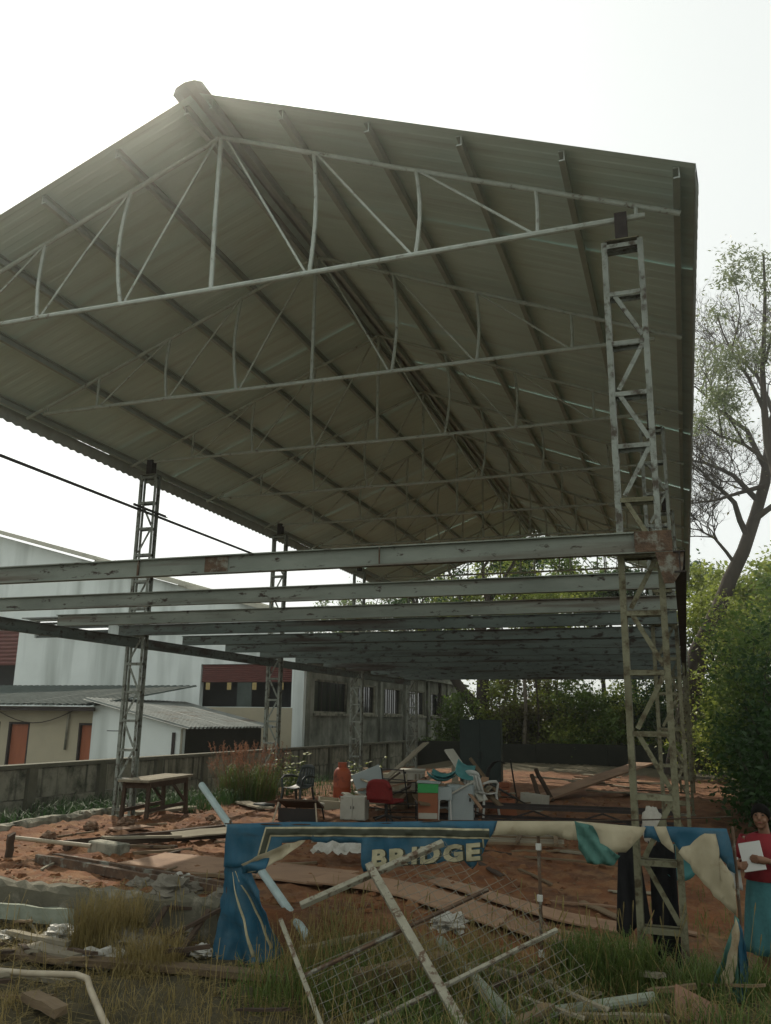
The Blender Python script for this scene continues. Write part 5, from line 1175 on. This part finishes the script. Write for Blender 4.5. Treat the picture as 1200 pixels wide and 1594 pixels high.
# broad-leaved plant and plumed grass by the wall
def leafy_plant(base, label, seed, h=.95, n=14):
    t = tag(empty('broadleaf_plant', base), label, 'plant'); r = random.Random(seed); st = MB()
    for i in range(n):
        a = r.uniform(0, 2*PI); e = Vector((math.cos(a)*r.uniform(.15, .62), math.sin(a)*r.uniform(.1, .5), h*r.uniform(.35, 1))); w = wander((0, 0, 0), e, r, 4, .1); st.tube(w, [.012, .010, .008, .006, .005], 5, False)
        for j in range(1, 5):
            for s in (-1, 1):
                p = w[j]; d = Vector((math.cos(a+s*1.1+r.uniform(-.5, .5)), math.sin(a+s*1.1), r.uniform(-.1, .5))).normalized(); L = r.uniform(.11, .19); sd_ = d.cross(Vector((0, 0, 1))).normalized()
                MB().add([p, p+d*L*.35+sd_*L*.26-Vector((0,0,.01)), p+d*L*.75+sd_*L*.18-Vector((0,0,.02)), p+d*L-Vector((0,0,.04)), p+d*L*.75-sd_*L*.18-Vector((0,0,.02)), p+d*L*.35-sd_*L*.26-Vector((0,0,.01)), p+d*L*.5+Vector((0,0,.006))],
                         [(0,1,6),(1,2,6),(2,3,6),(3,4,6),(4,5,6),(5,0,6)]).build('leaf', M['leaf_light'], t)
    st.build('stem', M['leaf_mid'], t); return t
leafy_plant((-9.1, 19.6, gz(-9.1, 19.6)), 'broad leaved plant with glossy sunlit leaves behind the dark armchair', 5)
leafy_plant((-8.1, 21.8, gz(-8.1, 21.8)), 'smaller broad leaved plant left of the gas cylinder near the wall', 8, .8, 7)
def blades(name, regions, material, seed, label=None, parent=None, kind=True):
    """regions: [(n, fn(rng)->(x,y), hmin, hmax, width, bend)]"""
    g_ = random.Random(seed); V = []; F = []
    for (n, fn, h0, h1, w, bend) in regions:
        for i in range(n):
            p = fn(g_)
            if p is None: continue
            x, y = p; z = gz(x, y)-.02; h = g_.uniform(h0, h1); a = g_.uniform(0, 2*PI); b = g_.uniform(.2, 1)*bend*h; ca, sa = math.cos(a), math.sin(a); ww = w*g_.uniform(.6, 1.3)
            px, py = -sa*ww/2, ca*ww/2; o = len(V)
            m1 = (x+ca*b*.22, y+sa*b*.22, z+h*.5); m2 = (x+ca*b*.6, y+sa*b*.6, z+h*.85); tp = (x+ca*b*1.05, y+sa*b*1.05, z+h*(1-.25*bend))
            V += [(x-px, y-py, z), (x+px, y+py, z), (m1[0]+px*.9, m1[1]+py*.9, m1[2]), (m1[0]-px*.9, m1[1]-py*.9, m1[2]), (m2[0]+px*.55, m2[1]+py*.55, m2[2]), (m2[0]-px*.55, m2[1]-py*.55, m2[2]), tp]
            F += [(o, o+1, o+2, o+3), (o+3, o+2, o+4, o+5), (o+5, o+4, o+6)]
    me = bpy.data.meshes.new(name); me.from_pydata(V, [], F); me.update(); me.materials.append(material); o = link(name, me, parent)
    if kind: o['kind'] = 'stuff'
    if label: o['label'] = label
    return o
def area(x0, x1, y0, y1, th=-.1, sc=1.1, zo=0):
    def f(g_):
        x = g_.uniform(x0, x1); y = g_.uniform(y0, y1)
        if noise.noise(Vector((x*sc, y*sc, zo))) < th and g_.random() < .85: return None
        return x, y
    return f
def disc(cx, cy, r_):
    def f(g_):
        a = g_.uniform(0, 2*PI); k = r_*math.sqrt(g_.random()); return cx+k*math.cos(a), cy+k*math.sin(a)
    return f
blades('grass', [(5200, area(-7.6, -2.3, 5.0, 7.75, -.05, 1.2, 1), .05, .20, .006, 1.2), (1500, disc(-5.25, 7.35, .33), .2, .6, .006, .7), (500, disc(-4.5, 6.9, .3), .15, .4, .006, .8), (1600, area(-3.4, -1.6, 6.6, 8.1, -.1, 1.3, 3), .15, .55, .007, .7), (2600, area(-2.4, 1.3, 5.0, 7.9, -.05, 1.3, 33), .12, .45, .006, 1.1), (1100, area(-7.4, -2.3, 5.0, 7.7, .22, 1.5, 34), .2, .5, .006, .9)], M['grass_dry'], 1, 'dry straw coloured grass over the left foreground')
blades('grass', [(6500, area(-2.1, 1.3, 5.0, 7.9, -.02, 1.3, 5), .08, .34, .008, 1.1), (1800, disc(-.75, 7.6, .42), .2, .55, .008, .8), (1500, area(-3.4, -1.8, 6.2, 7.8, -.1, 1.3, 6), .15, .42, .008, .9), (700, disc(.1, 7.6, .4), .15, .45, .008, .9), (1200, area(-.6, 1.6, 7.8, 11.5, .05, 1.5, 8), .06, .22, .007, 1)], M['grass_green'], 2, 'green tufted grass over the right foreground')
blades('grass', [(5200, area(-11.5, -10.3, 7.0, 17.5, -.3, .9, 7), .3, .75, .014, 1.0), (1600, area(-10.1, -8.9, 15.4, 19.5, -.1, 1, 9), .12, .42, .012, 1), (1400, area(-10.0, -7.4, 19.0, 24, -.05, 1, 4), .1, .4, .012, 1), (500, area(-10.0, -9.0, 14.6, 16, -.1, 1, 9), .1, .3, .012, 1)], M['grass_deep'], 3, 'deep green grass along the foot of the concrete wall')
def straw(n, fn, material, seed, label):
    g_ = random.Random(seed); m = MB()
    for i in range(n):
        p = fn(g_)
        if p is None: continue
        x, y = p; a = g_.uniform(0, PI); L = g_.uniform(.06, .22); z = gz(x, y)+g_.uniform(.01, .06)
        d = Vector((math.cos(a), math.sin(a), g_.uniform(-.15, .15)))*L; s = Vector((-math.sin(a), math.cos(a), 0))*.003; c_ = Vector((x, y, z))
        m.add([c_-d/2-s, c_-d/2+s, c_+d/2+s, c_+d/2-s], [(0, 1, 2, 3)])
    return tag(m.build('straw_litter', M[material]), label, 'litter', kind='stuff')
straw(9000, area(-7.5, 1.2, 5.0, 8.2, -.2, .9, 12), 'grass_dry', 21, 'fallen straw and twigs littering the front ground')
def litter(n, seed):
    g_ = random.Random(seed); m = MB()
    for i in range(n):
        x = g_.uniform(-9.8, .4); y = 8.2+g_.random()**1.5*20
        if noise.noise(Vector((x*.9, y*.9, 15))) < -.05 and g_.random() < .8: continue
        a = g_.uniform(0, 2*PI); L = g_.uniform(.02, .055); z = gz(x, y)+.012; d = Vector((math.cos(a), math.sin(a), g_.uniform(-.2, .5)))*L; s_ = Vector((-math.sin(a), math.cos(a), g_.uniform(-.3, .3)))*L*.4; c_ = Vector((x, y, z))
        m.add([c_, c_+d*.5+s_, c_+d, c_+d*.5-s_], [(0, 1, 2, 3)])
    return tag(m.build('leaf_litter', M['litter']), 'dry fallen leaves scattered over the soil', 'litter', kind='stuff')
M['litter'] = mat('dry brown leaf litter', (.17,.11,.055), (.09,.06,.03), 9, .8, 0)
litter(5200, 44)
# reddish plumed grass clump
pc = tag(empty('plumed_grass', (0, 0, 0)), 'bushy grass clump with reddish seed plumes against the wall', 'grass clump')
blades('blades', [(1300, disc(-9.25, 17.6, .62), .3, .95, .012, .8)], M['grass_green'], 31, None, pc)
r = random.Random(9); m = MB()
for i in range(190):
    a = r.uniform(0, 2*PI); k = .62*math.sqrt(r.random()); x = -9.25+k*math.cos(a); y = 17.6+k*math.sin(a); h = r.uniform(.7, 1.22); e = Vector((x+math.cos(a)*k*.5, y+math.sin(a)*k*.5, gz(x, y)+h)); b_ = Vector((x, y, gz(x, y)))
    m.tube([b_, b_.lerp(e, .6)+Vector((0, 0, .05)), e], .0025, 3, False); d = (e-b_).normalized()
    for q in range(9):
        p = e-d*(.02*q); s = Vector((r.uniform(-1, 1), r.uniform(-1, 1), r.uniform(0, .6))).normalized()*.035; m.add([p, p+s+d*.03, p+s*.6+d*.045], [(0, 1, 2)])
tag(m.build('plumes', M['plume'], pc), kind='stuff')
# tall seed stalks in the foreground weeds
r = random.Random(19); m = MB()
for i in range(150):
    cx, cy = r.choice(((-.95, 7.5), (-1.2, 7.2), (-.45, 7.7), (-2.8, 7.3), (-2.4, 7.5), (.2, 7.8), (-4.5, 7.4))); x = cx+r.gauss(0, .22); y = cy+r.gauss(0, .2); h = r.uniform(.35, .72); b_ = Vector((x, y, gz(x, y))); e = b_+Vector((r.gauss(0, .12), r.gauss(0, .12), h))
    m.tube([b_, b_.lerp(e, .5)+Vector((0, 0, .03)), e], .0022, 3, False); d = (e-b_).normalized(); m.tube([e-d*.09, e-d*.04, e], [.002, .006, .002], 5, False)
tag(m.build('seed_stalks', M['grass_dry']), 'thin dark seed stalks standing above the foreground weeds', 'weeds', kind='stuff')

# tell alike scrap pieces apart by tone, length and what they lie beside
TONE = {'weathered timber': 'brown', 'old dark timber': 'dark', 'greyed pale wood': 'pale grey', 'worn plywood': 'tan', 'dirty white cabinet paint': 'dirty white'}
def beside(gr, x, y):
    if gr == 'sticks in the foreground weeds': return ('at the lower left edge', 'near the bent white pipe', 'left of the banner tail', 'under the mesh gate', 'right of the mesh gate', 'before the front right column', 'by the right banner tail')[0 if x < -5.6 else 1 if x < -4.6 else 2 if x < -3.4 else 3 if x < -1.9 else 4 if x < -1 else 5 if x < -.2 else 6]
    if gr == 'broken boards in the junk heap': return ('beside the gas cylinder', 'behind the white cabinet', 'behind the red chair', 'on the orange cabinet', 'by the pale plastic chair')[0 if x < -6.3 else 1 if x < -5.6 else 2 if x < -4.9 else 3 if x < -4.2 else 4]
    if gr == 'battens on the red soil': return ('at the far left', 'near the concrete block', 'by the plywood sheet', 'near the leaning pipe')[0 if x < -8 else 1 if x < -7 else 2 if x < -5.8 else 3]+(' close to the plinth' if y < 10.5 else ' towards the table')
    if gr == 'battens on the shaded soil': return ('left of the thin rod', 'behind the thin rod', 'left of the right column')[0 if x < -2.2 else 1 if x < -1.2 else 2]+(' close behind the plywood' if y < 11.7 else ' near the slatted frame')
    if gr == 'scrap planks at the back of the shed': return ('right of the tall cupboard', 'below the torn board', 'left of the right columns')[0 if x < -2.4 else 1 if x < -1.4 else 2]+(' in the far rubble' if y > 26 else ' in the nearer rubble')
    return None
for o in list(C.objects):
    b = beside(o.get('group', ''), o.location.x, o.location.y) if o.parent is None and 'group' in o.keys() else None
    if b:
        L = o.dimensions.x if o.dimensions.x else max(v.co.x for v in o.data.vertices)*2
        o['label'] = ('short ' if L < .5 else 'long ' if L > .8 else '')+TONE.get(o.data.materials[0].name, 'worn')+' '+{'stick': 'stick', 'board': 'broken board', 'batten': 'scrap batten', 'plank': 'scrap plank'}[o['category']]+' '+b
# ------------------------------------------------------------------ haze volume added to stand in for lens glare towards the sun
hm = bpy.data.materials.new('haze'); hm.use_nodes = True; hn = hm.node_tree; hn.nodes.clear()
ho = hn.nodes.new('ShaderNodeOutputMaterial'); hv = hn.nodes.new('ShaderNodeVolumePrincipled')
hv.inputs['Color'].default_value = (.93, .96, .93, 1); hv.inputs['Density'].default_value = .0017; hv.inputs['Anisotropy'].default_value = .84
hn.links.new(hv.outputs[0], ho.inputs['Volume'])
hz_ = MB().box((min(ax)-5, min(ay)-5, -1.7), (max(ax)+5, max(ay)+5, 23.5)).build('haze', hm)
tag(hz_, 'thin pale haze added for the glow of lens glare', kind='stuff')
